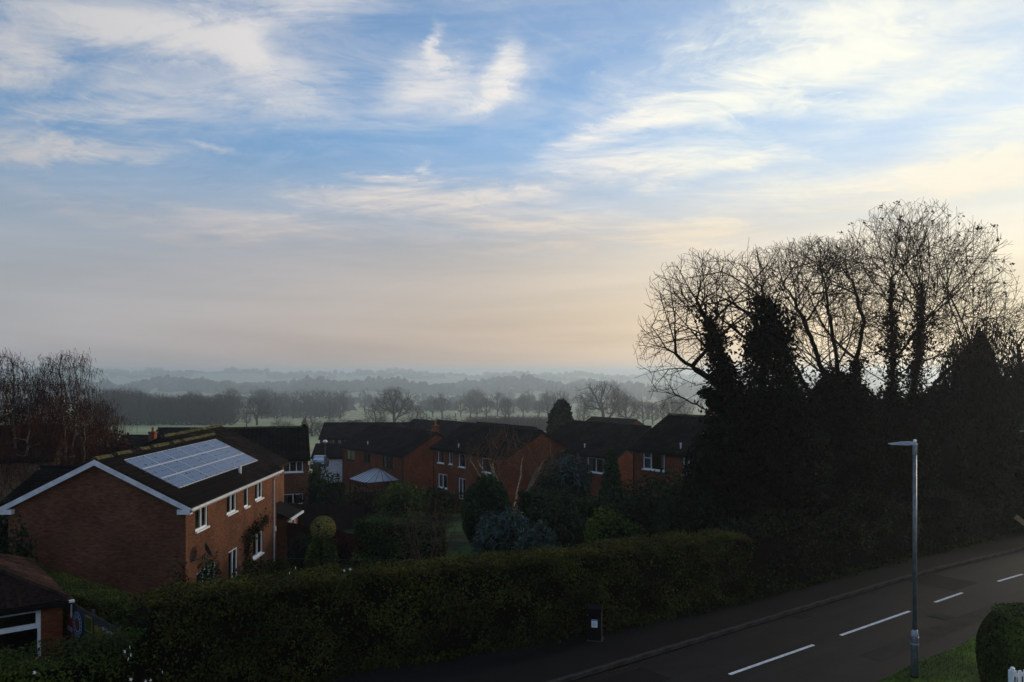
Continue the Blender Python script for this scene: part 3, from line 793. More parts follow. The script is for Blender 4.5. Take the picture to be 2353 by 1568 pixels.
def aerial(loc, rz, label, h=1.2):
    t = thing('television_aerial', label, 'aerial', loc, rz)
    MB().tube([(0, 0, -.3), (0, 0, h)], .018, 5).build('mast', M['lead'], t)
    b = MB().tube([(-.55, 0, h - .05), (.75, 0, h - .05)], .012, 4); b.build('boom', M['steel'], t)
    for i in range(8): MB().tube([(-.5 + .16 * i, -.2, h - .05), (-.5 + .16 * i, .2, h - .05)], .007, 4).build('element', M['steel'], t)
    return t
U = (.59, -.81)                       # the way the ridges of the lower row run
RZ = math.atan2(-.81, .59)
def lower(corner, L):                 # near right corner of the front -> its left corner
    return (corner[0] - U[0] * L, corner[1] - U[1] * L)

# the brown brick house with the solar roof: its gable faces the road, its front faces right
AX, AY, AZ = -13.60, 34.45, -10.75
houseA = house('brick_house', 'brown brick house with solar panels on its roof and a wide blank gable', (AX, AY, AZ), R(90), 13.2, 7.4, 5.2, 1.86, M['brick_a'], M['tile'],
    wins=[(1.05, 2.45, 3.88, 4.98, 'two'), (4.95, 6.3, 3.92, 4.98, 'two'), (7.5, 8.2, 3.85, 4.98, 'one'), (9.3, 10.55, 3.92, 4.98, 'two'),
          (1.2, 3.5, .9, 2.05, 'three'), (5.2, 6.5, .05, 2.1, 'door'), (8.9, 10.6, .92, 2.15, 'two')],
    trim='dirty', e=.28, vg=.22, single=290, barge=.20, ridge_single=True, seed=4, pipes=(12.6,))
# boxed ends of the white eaves
for y in (-.28, 7.68):
    s = -1 if y < 0 else 1
    MB().box(-.25, .02, min(y, y - s * .55), max(y, y - s * .55), 4.84, 5.04).build('eaves_box', M['dirty'], houseA)
MB().box(12.55, 12.66, -.16, -.02, 1.7, 1.95).build('hopper', M['white'], houseA)
# flue on the slope below the panels
MB().tube([(8.15, .42, 5.2), (8.15, .42, 5.92)], .075, 10).build('vent_pipe', M['dirty'], houseA)

# the part joined to its back, with the higher mossy ridge
houseA2 = house('brick_house', 'brick house joined behind the solar roofed house, with its own mossy ridge', (-14.65, 44.6, -10.8), R(90), 8.5, 8.3, 5.1, 2.15, M['brick_a'], M['tile'],
    wins=[(4.4, 5.0, 4.1, 4.9, 'one'), (4.4, 5.0, 1.9, 2.6, 'one')], trim='darkframe', e=.25, vg=.15, ridge='moss', seed=6, barge=.14)
MB().box(4.9, 7.4, -1.15, -.002, -1.6, 1.98).build('bay_wall', M['brick_a'], houseA2)
MB().prism([(4.7, -1.4, 1.98), (4.7, .05, 2.6), (4.7, .05, 2.68), (4.7, -1.4, 2.06)], (2.9, 0, 0)).build('bay_roof', M['tile'], houseA2)
MB().box(4.68, 7.62, -1.5, -1.39, 1.92, 2.05).build('bay_gutter', M['dirty'], houseA2)
window(houseA2, lambda u, z, d: Vector((u, -1.15 - .12 + d, z)), 5.1, 6.5, .6, 1.8, M['white'], 'two')

# lower wing to the left of the gable
houseW = house('brick_wing', 'low tiled wing standing left of the solar roofed house', (-23.6, 38.4, -10.8), 0.0, 3.9, 6.6, 4.7, 1.22, M['brick_a'], M['tile'], trim='dirty', e=.3, vg=.15, seed=9)
houseW['category'] = 'house'

# solar panels
def solar():
    tan = 1.86 / 3.7; p = math.atan(tan)
    def onslope(x, y):                 # a sight line meets the right-hand slope; -> along, up the slope
        d = W(x, y, 1.0); nrm = Vector((math.sin(p), 0, math.cos(p))); p0 = Vector((AX, AY, AZ + 5.2 + .16)); k = p0.dot(nrm) / d.dot(nrm); q = d * k
        return q.y - AY, (AX - q.x) / math.cos(p)
    c = [onslope(*q) for q in ((288, 1057), (492, 1008), (592, 1057), (412, 1122))]
    a0 = (c[0][0] + c[3][0]) / 2; a1 = (c[1][0] + c[2][0]) / 2; s0 = (c[2][1] + c[3][1]) / 2; s1 = (c[0][1] + c[1][1]) / 2
    t = thing('solar_array', 'blue solar panels in three rows on the brown roof slope', 'solar panels', (AX, AY, AZ + 5.2), R(90))
    fr = slope_frame((0, 0, .12), (1, 0, 0), (0, math.cos(p), math.sin(p)))
    nc, nr = 6, 3; w = (a1 - a0) / nc; h = (s1 - s0) / nr
    mp = bpy.data.materials.new('solar_cells'); mp.use_nodes = True; nt = NT(mp.node_tree); nt.n.clear()
    co = nt.node('ShaderNodeTexCoord').outputs['Object']; x, y, z = nt.sep(co)
    lx = nt.m('LESS_THAN', nt.m('FRACT', nt.m('DIVIDE', nt.m('ADD', x, 50.0), .158)), .05); ly = nt.m('LESS_THAN', nt.m('FRACT', nt.m('DIVIDE', nt.m('ADD', y, 50.0), .158)), .05)
    ob = nt.node('ShaderNodeObjectInfo').outputs['Random']
    cell = nt.mix(ob, (.035, .065, .135), (.048, .080, .155))
    c2 = nt.mix(nt.m('MAXIMUM', lx, ly), cell, (.075, .105, .175))
    bs = nt.node('ShaderNodeBsdfPrincipled', Roughness=.3); nt.set(bs.inputs['Base Color'], c2); bs.inputs['Specular IOR Level'].default_value = .55
    nt.node('ShaderNodeOutputMaterial', Surface=bs)
    pm = MB().box(.03, w - .03, .03, h - .03, .0, .035).mesh('solar_panel', mp)
    fm = MB(); t_ = .023
    fm.box(.008, w - .008, .008, .008 + t_, -.01, .045).box(.008, w - .008, h - .008 - t_, h - .008, -.01, .045)
    fm.box(.008, .008 + t_, .008 + t_, h - .008 - t_, -.011, .044).box(w - .008 - t_, w - .008, .008 + t_, h - .008 - t_, -.011, .044)
    fm = fm.mesh('frame', M['alu'])
    for r in range(nr):
        for k in range(nc):
            o = link('solar_panel', pm, t); o.matrix_local = fr @ Matrix.Translation((a0 + k * w, s0 + r * h, 0)); link('frame', fm, o)
    for r in range(nr):
        for q in (.22, .78):
            b = MB().box(a0 - .08, a1 + .08, s0 + (r + q) * h - .02, s0 + (r + q) * h + .02, -.09, -.012); o = b.build('rail', M['steel'], t); o.matrix_local = fr
solar()

# row of red brick houses beyond the gardens
def row_wins(spec): return [tuple(s) for s in spec]
cC = (-11.7, 90.0); lC = lower(cC, 16.0)
houseC = house('brick_house', 'red brick house with dark brown window frames and a glass conservatory', (*lC, -14.0), RZ, 16.0, 8.0, 4.95, 2.2, M['brick_b'], M['tile_g'],
    wins=[(1.2, 3.5, 3.2, 4.45, 'two'), (6.2, 7.7, 3.3, 4.45, 'one'), (10.9, 13.6, 3.15, 4.5, 'three'), (4.6, 5.4, .9, 1.9, 'one')], frame='darkframe', vents=[(6.0, 1.0)], seed=11, pipes=(.3, 15.7))
chimney(houseC, 15.5, 4.2, 5.2, 8.0)
cD = (-.44, 75.4); lD = lower(cD, 13.1)
houseD = house('brick_house', 'red brick house with white windows behind the bare pale tree', (*lD, -12.6), RZ, 13.1, 8.0, 4.86, 2.1, M['brick_b'], M['tile_g'],
    wins=[(.9, 2.1, 3.25, 4.6, 'one'), (3.1, 3.7, 3.3, 4.5, 'one'), (4.9, 6.1, 3.2, 4.5, 'one'), (9.0, 10.6, 3.1, 4.45, 'one'), (1.0, 2.7, .75, 2.15, 'two'), (4.9, 6.2, .05, 2.1, 'door')], vents=[(4.6, .6)], seed=12, pipes=(.1,))
cE = (9.5, 74.0); lE = lower(cE, 11.4)
houseE = house('brick_house', 'red brick house with a steep dark roof behind the garden conifers', (*lE, -12.4), RZ, 11.4, 8.0, 4.86, 2.4, M['brick_b'], M['tile_g'],
    wins=[(1.6, 2.9, 3.2, 4.4, 'one'), (4.4, 5.4, 3.3, 4.4, 'one'), (7.3, 9.6, 3.1, 4.45, 'two')], vents=[(6.4, .9)], seed=13)
lF = (9.07, 62.0)
houseF = house('brick_house', 'red brick house half hidden by the ivy covered trees', (*lF, -10.4), RZ, 13.0, 8.0, 4.8, 2.2, M['brick_b'], M['tile_g'],
    wins=[(1.08, 3.2, 3.25, 4.5, 'left'), (5.0, 6.35, 3.2, 4.5, 'toplight'), (8.6, 10.0, 3.2, 4.5, 'two')], vents=[(4.6, .6), (5.1, 2.6)], seed=14, pipes=(.15,), ridge='moss')
# roofs of the row behind
def back_house(label, xr, yr, g, L, He, rise, seed, ridge_x=None, wd=8.0):
    q = W(xr, yr, g)                   # the near end of the ridge
    v = (-U[1], U[0]); cx, cy = q.x - v[0] * wd / 2, q.y - v[1] * wd / 2
    l = lower((cx, cy), L)
    return house('brick_house', label, (*l, q.z - rise - He), RZ, L, wd, He, rise, M['brick_b'], M['tile_g'], wins=[(2, 3.6, 3.2, 4.4, 'two'), (L - 4, L - 2.4, 3.2, 4.4, 'two')], seed=seed)
houseG = back_house('distant brick house whose gable peeps over the garden conifers', 1462, 966, 130, 10.4, 4.8, 2.1, 21)
houseH = back_house('brick house with a dark ridge just behind the bare tree house', 1230, 984, 100, 12.5, 4.8, 2.1, 22)
houseI = back_house('brick house with a dark roof behind the chimney', 1097, 975, 120, 11.0, 4.8, 2.2, 23)
houseJ = back_house('farther dark roofed house left of the chimney', 1030, 972, 132, 11.0, 4.8, 2.2, 24)
# house across the close, seen over the gardens, and its white doored garage
q = W(735, 1006, 125)
houseK = house('brick_house', 'far brick house with two white windows above a white doored garage', (q.x, q.y, q.z - 4.9), R(2), 14.0, 8.0, 4.9, 1.9, M['brick_b'], M['tile_g'], wins=[(2.0, 2.9, 3.75, 4.75, 'one'), (3.0, 3.85, 3.75, 4.75, 'one'), (8, 9.4, 3.2, 4.3, 'two')], seed=31)
q = W(718, 1049, 108)
gar = house('garage', 'low garage with a white door in front of the far brick house', (q.x, q.y, q.z - 2.3), R(2), 5.4, 5.5, 2.3, 1.3, M['brick_b'], M['tile_g'], seed=32)
gar['category'] = 'garage'
MB().box(1.1, 4.7, -.06, .0, -1.2, 2.0).build('garage_door', M['dirty'], gar)
# roofs beyond, left
q = W(548, 1052, 65)
houseB = house('brick_house', 'brick house facing the gardens right behind the solar roofed house', (-24.6, 62.6, -11.6), R(16), 8.9, 8.0, 4.95, 2.0, M['brick_a'], M['tile'],
    wins=[(7.0, 8.5, 3.75, 4.6, 'three'), (7.0, 8.5, 1.2, 2.05, 'two')], ridge='moss', seed=33)
MB().box(8.6, 8.9, 3.85, 4.15, 6.5, 7.25).build('gable_stack', M['tile'], houseB)
q = W(240, 1012, 84)
houseL = house('brick_house', 'house with a brick chimney and dark roof beyond the solar roofed house', (q.x, 84, -13.0), R(-2), 4.3, 8.0, 4.3, 1.85, M['brick_a'], M['tile_g'], seed=34)
chimney(houseL, 3.75, 2.6, 4.4, 6.75, .6)
q = W(331, 990, 95)
houseM2 = house('brick_house', 'long dark roof of a farther house behind the chimney house', (q.x, 95, -14.0), R(-1), 9.0, 8.0, 5.2, 2.0, M['brick_a'], M['tile_g'], seed=35)
a1 = W(315, 990, 92); aerial((a1.x, a1.y, a1.z), .6, 'television aerial on the chimney beyond the solar roof', 1.5)
a1 = W(364, 992, 97); aerial((a1.x, a1.y, a1.z), -.4, 'television aerial on the long dark farther roof', 1.5)
a1 = W(990, 1000, 91); aerial((a1.x, a1.y, a1.z - .1), .2, 'television aerial beside the clay chimney pot', .7)
# far left: a lit buff wall, and a house with a small gable behind the birches
houseN = house('brick_house', 'buff brick house lit by low sun beside the birches', (-38.5, 56.0, -12.2), R(20), 6.5, 8.0, 6.2, 1.9, M['brick_c'], M['tile_r'], seed=36, gable_wins=[(1.6, 2.8, 1.3, 2.5, 'two')])
q = W(95, 1040, 92)
houseO = house('brick_house', 'small red brick house glimpsed through the birch trunks', (q.x - 6.0, 92, -13.2), R(-20), 7.5, 7.0, 4.2, 2.4, M['brick_b'], M['tile_g'], wins=[(.8, 1.9, 2.6, 3.7, 'one')], seed=37)

# bungalow at the lower left with a hipped, red-brown tiled roof and a wide white window
def bungalow():
    cz = -9.25; rz = math.atan2(.63, .78); Lw = 7.0; Wd = 6.0; He = 2.35
    corner = Vector((-13.62, 25.05)); u = Vector((math.cos(rz), math.sin(rz))); o2 = corner - u * Lw
    t = thing('bungalow', 'low bungalow with a hipped red brown tiled roof and white framed window', 'bungalow', (o2.x, o2.y, cz), rz)
    fat = lambda uu, z, d: Vector((uu, d, z)); b = MB()
    wl, wr = 2.7, 6.42
    wall_holes(b, 0, Lw, -1, He, [(wl, wr, .5, 2.22)], fat)
    b.quad((Lw, 0, -1), (Lw, Wd, -1), (Lw, Wd, He), (Lw, 0, He)); b.quad((0, Wd, -1), (0, 0, -1), (0, 0, He), (0, Wd, He)); b.quad((Lw, Wd, -1), (0, Wd, -1), (0, Wd, He), (Lw, Wd, He))
    b.build('wall', M['brick_b'], t)
    m = MB(); w = .085
    m.box(wl, wl + w, .02, .11, .5, 2.22).box(wr - w, wr, .02, .11, .5, 2.22).box(wl + w, wr - w, .021, .109, 2.22 - w, 2.22).box(wl + w, wr - w, .021, .109, .5, .5 + w)
    zt = 1.66; m.box(wl + w, wr - w, .018, .108, zt - .05, zt + .05)
    for x in (3.85, 5.12): m.box(x - .05, x + .05, .016, .106, .5 + w, 2.22 - w)
    f = m.build('window', M['white'], t)
    xs_ = [wl + w, 3.80, 3.90, 5.07, 5.17, wr - w]
    for i in range(3):
        a, c = xs_[2 * i], xs_[2 * i + 1]
        MB().quad(fat(a, .5 + w, .07), fat(c, .5 + w, .07), fat(c, zt - .05, .07), fat(a, zt - .05, .07)).build('pane', M['glass'], f)
        if i == 1: MB().box(a, c, .05, .09, zt + .05, 2.22 - w).build('blank_panel', M['white'], f)
        else:
            k = MB(); q = .045; k.box(a, c, .012, .10, zt + .05, zt + .05 + q).box(a, c, .012, .10, 2.22 - w - q, 2.22 - w).box(a, a + q, .013, .099, zt + .05 + q, 2.22 - w - q).box(c - q, c, .013, .099, zt + .05 + q, 2.22 - w - q)
            k.build('opening_light', M['white'], f)
            MB().quad(fat(a + q, zt + .05 + q, .06), fat(c - q, zt + .05 + q, .06), fat(c - q, 2.22 - w - q, .06), fat(a + q, 2.22 - w - q, .06)).build('pane', M['glass'], f)
    e = .15; hz = 1.5; ze = He - .02
    A_, B_, C_, D_ = (-e, -e, ze), (Lw + e, -e, ze), (Lw + e, Wd + e, ze), (-e, Wd + e, ze); r0 = (3.2, Wd / 2, ze + hz); r1 = (Lw - 3.0, Wd / 2, ze + hz)
    rf = MB(); rf.quad(A_, B_, r1, r0); rf.poly([B_, C_, r1]); rf.quad(C_, D_, r0, r1); rf.poly([D_, A_, r0]); roof = rf.build('roof', M['tile_r'], t)
    run = Wd / 2 + e; pch = math.atan(hz / run); sl = run / math.cos(pch)
    fr = slope_frame((-e, -e - .03, ze + .02), (1, 0, 0), (0, math.cos(pch), math.sin(pch))); tot = Lw + 2 * e
    tile_field('roof_tiles', fr, tot, sl, M['tile_r'], roof, 260, cutter=lambda x, s: x > s / sl * (3.2 + e) - .1 and x < tot - s / sl * (3.0 + e) + .05, seed=41, tw=.3, ex=.34)
    pr2 = math.atan(hz / (3.0 + e)); sl2 = (3.0 + e) / math.cos(pr2)
    fr2 = slope_frame((Lw + e + .03, -e, ze + .02), (0, 1, 0), (-math.cos(pr2), 0, math.sin(pr2))); w2 = Wd + 2 * e
    tile_field('roof_tiles', fr2, w2, sl2, M['tile_r'], roof, 0, cutter=lambda x, s: s / sl2 * w2 / 2 < x < w2 - s / sl2 * w2 / 2, seed=42, tw=.3, ex=.34)
    for (p_, q_) in ((B_, r1), (C_, r1), (A_, r0), (r0, r1)):
        p_, q_ = Vector(p_) + Vector((0, 0, .05)), Vector(q_) + Vector((0, 0, .05)); n = int((q_ - p_).length / .42)
        for i in range(n):
            a, c = p_.lerp(q_, i / n), p_.lerp(q_, (i + 1.06) / n); MB().tube([a, c], [.125, .105], 8).build('hip_tile', M['tile_r'], roof)
    MB().box(-e, Lw + e, -e - .09, -e, ze - .13, ze - .0).build('gutter', M['black'], t); MB().box(Lw + e, Lw + e + .09, -e, Wd + e, ze - .13, ze - .0).build('gutter', M['black'], t)
    MB().box(-e + .01, Lw + e - .01, -e, 0, ze - .14, ze - .11).build('soffit', M['black'], t)
    MB().box(Lw + e - .02, Lw + e + .13, -e - .12, -e + .02, ze - .05, ze + .01).build('gutter_end', M['dirty'], t)
bungalow()

# satellite dish on the front of the solar roofed house
def dish():
    t = thing('satellite_dish', 'grey satellite dish on the brown brick corner', 'satellite dish', (AX, AY + 1.15, AZ + 2.95), 0)
    MB().tube([(0, -.5, -.2), (.28, -.45, -.18), (.42, 0, 0)], .028, 6).build('bracket', M['lead'], t)
    MB().box(-.01, .03, -.62, -.38, -.28, -.1).build('wall_plate', M['lead'], t)
    prof = [(.02 + .29 * i / 8, .10 * (i / 8) ** 2) for i in range(9)]; b = MB(); n = 20
    for r, z in prof:
        for k in range(n): a = 2 * math.pi * k / n; b.v.append((r * math.cos(a), r * 1.1 * math.sin(a), z))
    for i in range(8):
        for k in range(n): a = i * n + k; c = i * n + (k + 1) % n; b.f.append((a, c, c + n, a + n))
    d = b.build('reflector', M['lead'], t, True); d.rotation_euler = (R(-15), R(68), R(20)); d.location = (.42, 0, .1)
    MB().tube([(.42, .0, -.1), (.72, .06, -.2), (.86, .08, .02)], .015, 5).tube([(.82, .08, .0), (.92, .08, .04)], .04, 8).build('receiver_arm', M['lead'], t)
dish()

# conservatory of the dark framed house
def conservatory():
    t = thing('conservatory', 'hipped glass conservatory roof with dark bars beside red brick', 'conservatory', (*lC, -14.0), RZ)
    x0, x1, y0, y1, z0, z1 = 10.6, 14.9, -4.0, 0.02, 2.1, 3.3
    rl, rr_ = (x0 + 1.5, (y0 + y1) / 2 + .4, z1), (x1 - 1.4, (y0 + y1) / 2 + .4, z1)
    MB().box(x0 + .06, x1 - .06, y0 + .06, y1 - .1, -1.6, .65).build('dwarf_wall', M['brick_b'], t)
    b = MB().box(x0, x1, y0, y0 + .08, z0 - .14, z0).box(x0, x0 + .08, y0 + .08, y1, z0 - .14, z0).box(x1 - .08, x1, y0 + .08, y1, z0 - .14, z0); b.build('eaves_beam', M['darkframe'], t)
    cs = [Vector((x0, y0, z0)), Vector((x1, y0, z0)), Vector((x1, y1, z0)), Vector((x0, y1, z0))]; rl, rr_ = Vector(rl), Vector(rr_)
    gl = material('pale_roof_sheet', (.36, .40, .46), .25, .1, 2, spec=.6)
    def field(a, b_, c, d, n):
        for i in range(n):
            MB().quad(a.lerp(b_, i / n), a.lerp(b_, (i + 1) / n), d.lerp(c, (i + 1) / n), d.lerp(c, i / n)).build('roof_pane', gl, t)
            MB().tube([a.lerp(b_, i / n), d.lerp(c, i / n)], .035, 4).build('glazing_bar', M['darkframe'], t)
    field(cs[0], cs[1], rr_, rl, 6); field(cs[3], cs[0], rl, rl, 4); field(cs[1], cs[2], rr_, rr_, 4); field(cs[2], cs[3], rl, rr_, 6)
    MB().tube([rl, rr_], .05, 6).build('ridge_bar', M['darkframe'], t)
    for i in range(7):
        x = x0 + .1 + (x1 - x0 - .2) * i / 6; MB().box(x - .04, x + .04, y0 + .01, y0 + .09, .65, z0 - .13).build('mullion', M['darkframe'], t)
    for i in range(6):
        x = x0 + .1 + (x1 - x0 - .2) * i / 6; MB().quad((x + .04, y0 + .05, .65), (x + (x1 - x0 - .2) / 6 - .04, y0 + .05, .65), (x + (x1 - x0 - .2) / 6 - .04, y0 + .05, z0 - .13), (x + .04, y0 + .05, z0 - .13)).build('pane', M['glass'], t)
conservatory()

# ---------------------------------------------------------------- far woods in the mist (nobody could count these)
FS = 1.6          # how far off the far things stand
def ico():
    t = (1 + 5 ** .5) / 2
    v = [(-1, t, 0), (1, t, 0), (-1, -t, 0), (1, -t, 0), (0, -1, t), (0, 1, t), (0, -1, -t), (0, 1, -t), (t, 0, -1), (t, 0, 1), (-t, 0, -1), (-t, 0, 1)]
    f = [(0, 11, 5), (0, 5, 1), (0, 1, 7), (0, 7, 10), (0, 10, 11), (1, 5, 9), (5, 11, 4), (11, 10, 2), (10, 7, 6), (7, 1, 8), (3, 9, 4), (3, 4, 2), (3, 2, 6), (3, 6, 8), (3, 8, 9), (4, 9, 5), (2, 4, 11), (6, 2, 10), (8, 6, 7), (9, 8, 1)]
    v = [Vector(p).normalized() for p in v]; mid = {}; f2 = []
    def m(a, b):
        k = (min(a, b), max(a, b))
        if k not in mid: mid[k] = len(v); v.append(((v[a] + v[b]) / 2).normalized())
        return mid[k]
    for a, b, c in f: x, y, z = m(a, b), m(b, c), m(c, a); f2 += [(a, x, z), (b, y, x), (c, z, y), (x, y, z)]
    return np.array([tuple(p) for p in v]), np.array(f2)
ICO = ico()
def far_wood(label, spots, seed, conif=0.0):
    """spots: (x, y, height, width)"""
    rng = np.random.default_rng(seed); V = []; Fc = []; n = 0
    for (x, y, h, w) in spots:
        x, y, h, w = x * FS, y * FS, h * FS, w * FS
        z = ground_z(x, y); d = ICO[0] * (1 + rng.normal(size=(len(ICO[0]), 1)) * .17)
        if rng.random() < conif: r = np.clip(1.05 - d[:, 2:3], .08, 1.9) * .45; d = np.concatenate([d[:, :2] * r, d[:, 2:3] * 1.15], axis=1)
        V.append(d * [w / 2, w / 2, h * .52] + [x, y, z + h * .48]); Fc.append(ICO[1] + n); n += len(ICO[0])
    o = link('far_woodland', np_mesh('far_woodland', np.concatenate(V), np.concatenate(Fc), M['farwood']), None, None, 'stuff'); o['label'] = label
fr = random.Random(5)
def polar(a, d): return d * math.tan(R(a)), d
sp = []
for row in range(6):
    a = -34.0
    while a < 24:
        d = 1560 + row * 75 + fr.uniform(-25, 25) + 50 * math.sin(a * .5 + row); x, y = polar(a, d)
        if fr.random() < (.95 if a < 8 else .55): sp.append((x, y, fr.uniform(9, 20) * (1 + .3 * math.sin(a * .9 + row * .7)), fr.uniform(12, 24)))
        a += fr.uniform(.28, .55)
far_wood('blue misty wood stretching across the valley', sp, 51)
sp = []
for row in range(2):
    a = 2.5
    while a < 22: d = 1450 + row * 60 + fr.uniform(-20, 20); sp.append((*polar(a, d), fr.uniform(16, 27), fr.uniform(9, 14))); a += fr.uniform(.22, .45)
far_wood('misty conifer plantation at the right end of the valley wood', sp, 52, .75)
sp = []
for row in range(5):
    a = -34.0
    while a < 26:
        if math.sin(a * .75 + row * 1.9) + .6 * math.sin(a * 1.9 + row) > .0:
            d = 2900 + row * 170 + fr.uniform(-50, 50); sp.append((*polar(a, d), fr.uniform(9, 20) * (1 + .35 * math.sin(a * 1.1 + row)), fr.uniform(18, 36)))
        a += fr.uniform(.25, .5)
far_wood('farthest pale woods fading into the mist', sp, 53)
sp = []
for row, d0 in enumerate((760, 900, 1060, 1220)):
    a = -34.0
    while a < 26:
        if math.sin(a * .8 + row * 2.3) + .5 * math.sin(a * 2.1 + row * 1.1) > -.1: sp.append((*polar(a, d0 + fr.uniform(-15, 15) + 3 * a), fr.uniform(5, 13), fr.uniform(7, 14)))
        a += fr.uniform(.35, .9)
far_wood('hedgerow trees across the misty far fields', sp, 54)

# ---------------------------------------------------------------- winter trees of the middle distance: each its own tree
def winter_proto(name, seed, h, w, trunk, n, cz, up=.1, ln=1.3, fuzz=4, tipr=.03):
    rng = np.random.default_rng(seed); g = Grow(seed)
    e = g.stem([(0, 0, -1.0), (rng.normal() * .2, rng.normal() * .2, trunk)], step=.7)
    g.colonise(in_ellipsoid(n, rng, (0, 0, cz), (w / 2, w / 2, h - cz), .15, -.8), step=.65, di=7, dk=1.0, it=60, up=up)
    g.twigs(2, ln, .3, .8, 1.0, .55, 1); g.radii(tipr, 2.3); A, B = g.meshes(.09)
    # a fuzz of fine shoots
    idx = rng.choice(len(g.P), min(len(g.P), 900), replace=False); src = np.array([g.P[i] for i in idx if g.P[i][2] > trunk * .8])
    src = np.repeat(src, fuzz, axis=0) + rng.normal(size=(len(src) * fuzz, 3)) * .35
    d = rng.normal(size=(len(src), 3)) + [0, 0, .5]; d /= np.linalg.norm(d, axis=1)[:, None]; s = np.cross(d, rng.normal(size=(len(src), 3))); s /= np.linalg.norm(s, axis=1)[:, None]
    L = rng.uniform(.6, 1.4, (len(src), 1)); k = len(B.v)
    v = np.stack([src - s * .022, src + s * .022, src + d * L], axis=1).reshape(-1, 3); B.v += [tuple(p) for p in v]; B.f += [(k + 3 * i, k + 3 * i + 1, k + 3 * i + 2) for i in range(len(src))]
    return A.mesh('trunk', M['bark']), B.mesh('crown', M['midtwig'])
PROTO = [winter_proto('a', 61, 14, 13, 3.0, 420, 8.2), winter_proto('b', 62, 15, 11, 2.2, 420, 8.0), winter_proto('c', 63, 13, 15, 2.6, 460, 7.6), winter_proto('d', 64, 12, 8, 1.5, 320, 6.2, .25), winter_proto('e', 65, 7, 8, .6, 300, 3.4, .15, 1.0)]
PH = [14, 15, 13, 12, 7]
def winter_tree(kind, x, ytop, D, label, group=None, wide=1.0, name='winter_tree', h=None):
    D *= FS; p = W(x, 855, D); z = ground_z(p.x, D); top = W(x, ytop, D).z; s = (h * FS if h else (top - z)) / PH[kind]
    t = thing(name, label, 'tree', (p.x, D, z), fr.uniform(0, 6.28), group); t.scale = (s * wide, s * wide, s)
    link('trunk', PROTO[kind][0], t); link('crown', PROTO[kind][1], t); return t
# the wood on the left
x = 205
while x < 545:
    for D in (345, 395):
        top = float(np.interp(x, [200, 262, 285, 340, 400, 440, 470, 510, 545], [915, 893, 891, 905, 912, 900, 915, 905, 905])) + fr.uniform(-2, 9) + (0 if D < 360 else -3)
        winter_tree(fr.choice((0, 1, 2, 3)), x + fr.uniform(-6, 6), top, D + fr.uniform(-15, 15), 'bare grey brown tree of the dense wood left of the field', 'trees of the left wood', 1.05)
    x += fr.uniform(17, 24)
for i in range(46):
    winter_tree(4, 200 + i * 7.4 + fr.uniform(-5, 5), fr.uniform(938, 958), fr.uniform(318, 345), 'low leafless undergrowth bush at the foot of the left wood', 'undergrowth of the left wood', 1.5)
for i in range(16):
    winter_tree(4, 600 + i * 12 + fr.uniform(-5, 5), fr.uniform(932, 944), fr.uniform(455, 500), 'low bush along the far edge of the sheep field', 'bushes along the sheep field', 1.6)
for (k, xx, yt, D) in ((0, 497, 918, 335), (2, 592, 912, 325), (3, 566, 938, 300), (1, 531, 892, 480)):
    winter_tree(k, xx, yt, D, 'spreading bare tree standing in the sheep field', 'bare trees in the sheep field')
for xx in (606, 628, 650, 672, 694, 716, 738, 762, 785): winter_tree(fr.choice((0, 1, 2)), xx + fr.uniform(-5, 5), fr.uniform(893, 922), 480 + fr.uniform(-70, 60), 'grey bare tree along the far edge of the sheep field', 'trees along the sheep field', .9)
winter_tree(2, 905, 894, 300, 'large rounded bare tree beyond the field hedge', None, 1.0, h=14.5)
winter_tree(4, 862, 930, 300, 'bushy bare tree left of the large rounded tree'); winter_tree(4, 958, 934, 295, 'low bare tree right of the large rounded tree')
for xx in (993, 1018, 1061, 1078, 1094, 1120, 1140, 1160, 1172, 1205, 1240, 1262, 1286): winter_tree(fr.choice((0, 1, 3)), xx + fr.uniform(-4, 4), fr.uniform(897, 925), 440 + fr.uniform(-50, 70), 'grey bare tree on the green meadow edge', 'trees along the green meadow', .85)
for i in range(26):
    winter_tree(fr.choice((0, 1, 2, 3)), fr.uniform(560, 1480), fr.uniform(893, 912), fr.uniform(560, 800), 'faint misty tree between the middle fields', 'misty trees between the fields')
oak = winter_tree(2, 1384, 876, 285, 'big bare oak with a wide round crown above the roofs', None, 1.0)
winter_tree(0, 1440, 914, 275, 'bare tree crowding the right side of the big oak'); winter_tree(1, 1340, 925, 300, 'small bare tree left of the big oak')
for xx in (1478, 1500, 1522, 1545, 1570): winter_tree(fr.choice((0, 1)), xx, fr.uniform(905, 925), 330, 'grey bare tree showing between the ivy tree branches', 'trees behind the ivy branches')
for i in range(34):
    xx = 1078 + i * 6.0 if i < 31 else 1000 + i * 5
    winter_tree(4, xx, fr.uniform(956, 964), 262 + fr.uniform(-6, 6), 'scrubby bush of the leafless hedgerow below the meadow', 'bushes of the leafless hedgerow', 1.2)
for (xx, yt) in ((640, 965), (662, 970), (718, 962), (735, 972), (760, 964), (788, 964), (835, 965), (880, 960), (930, 962), (975, 958), (1000, 962), (1030, 955)): winter_tree(4, xx, yt, 240 + fr.uniform(-10, 10), 'leafless bush along the near field hedge', 'bushes of the near field hedge', 1.1)
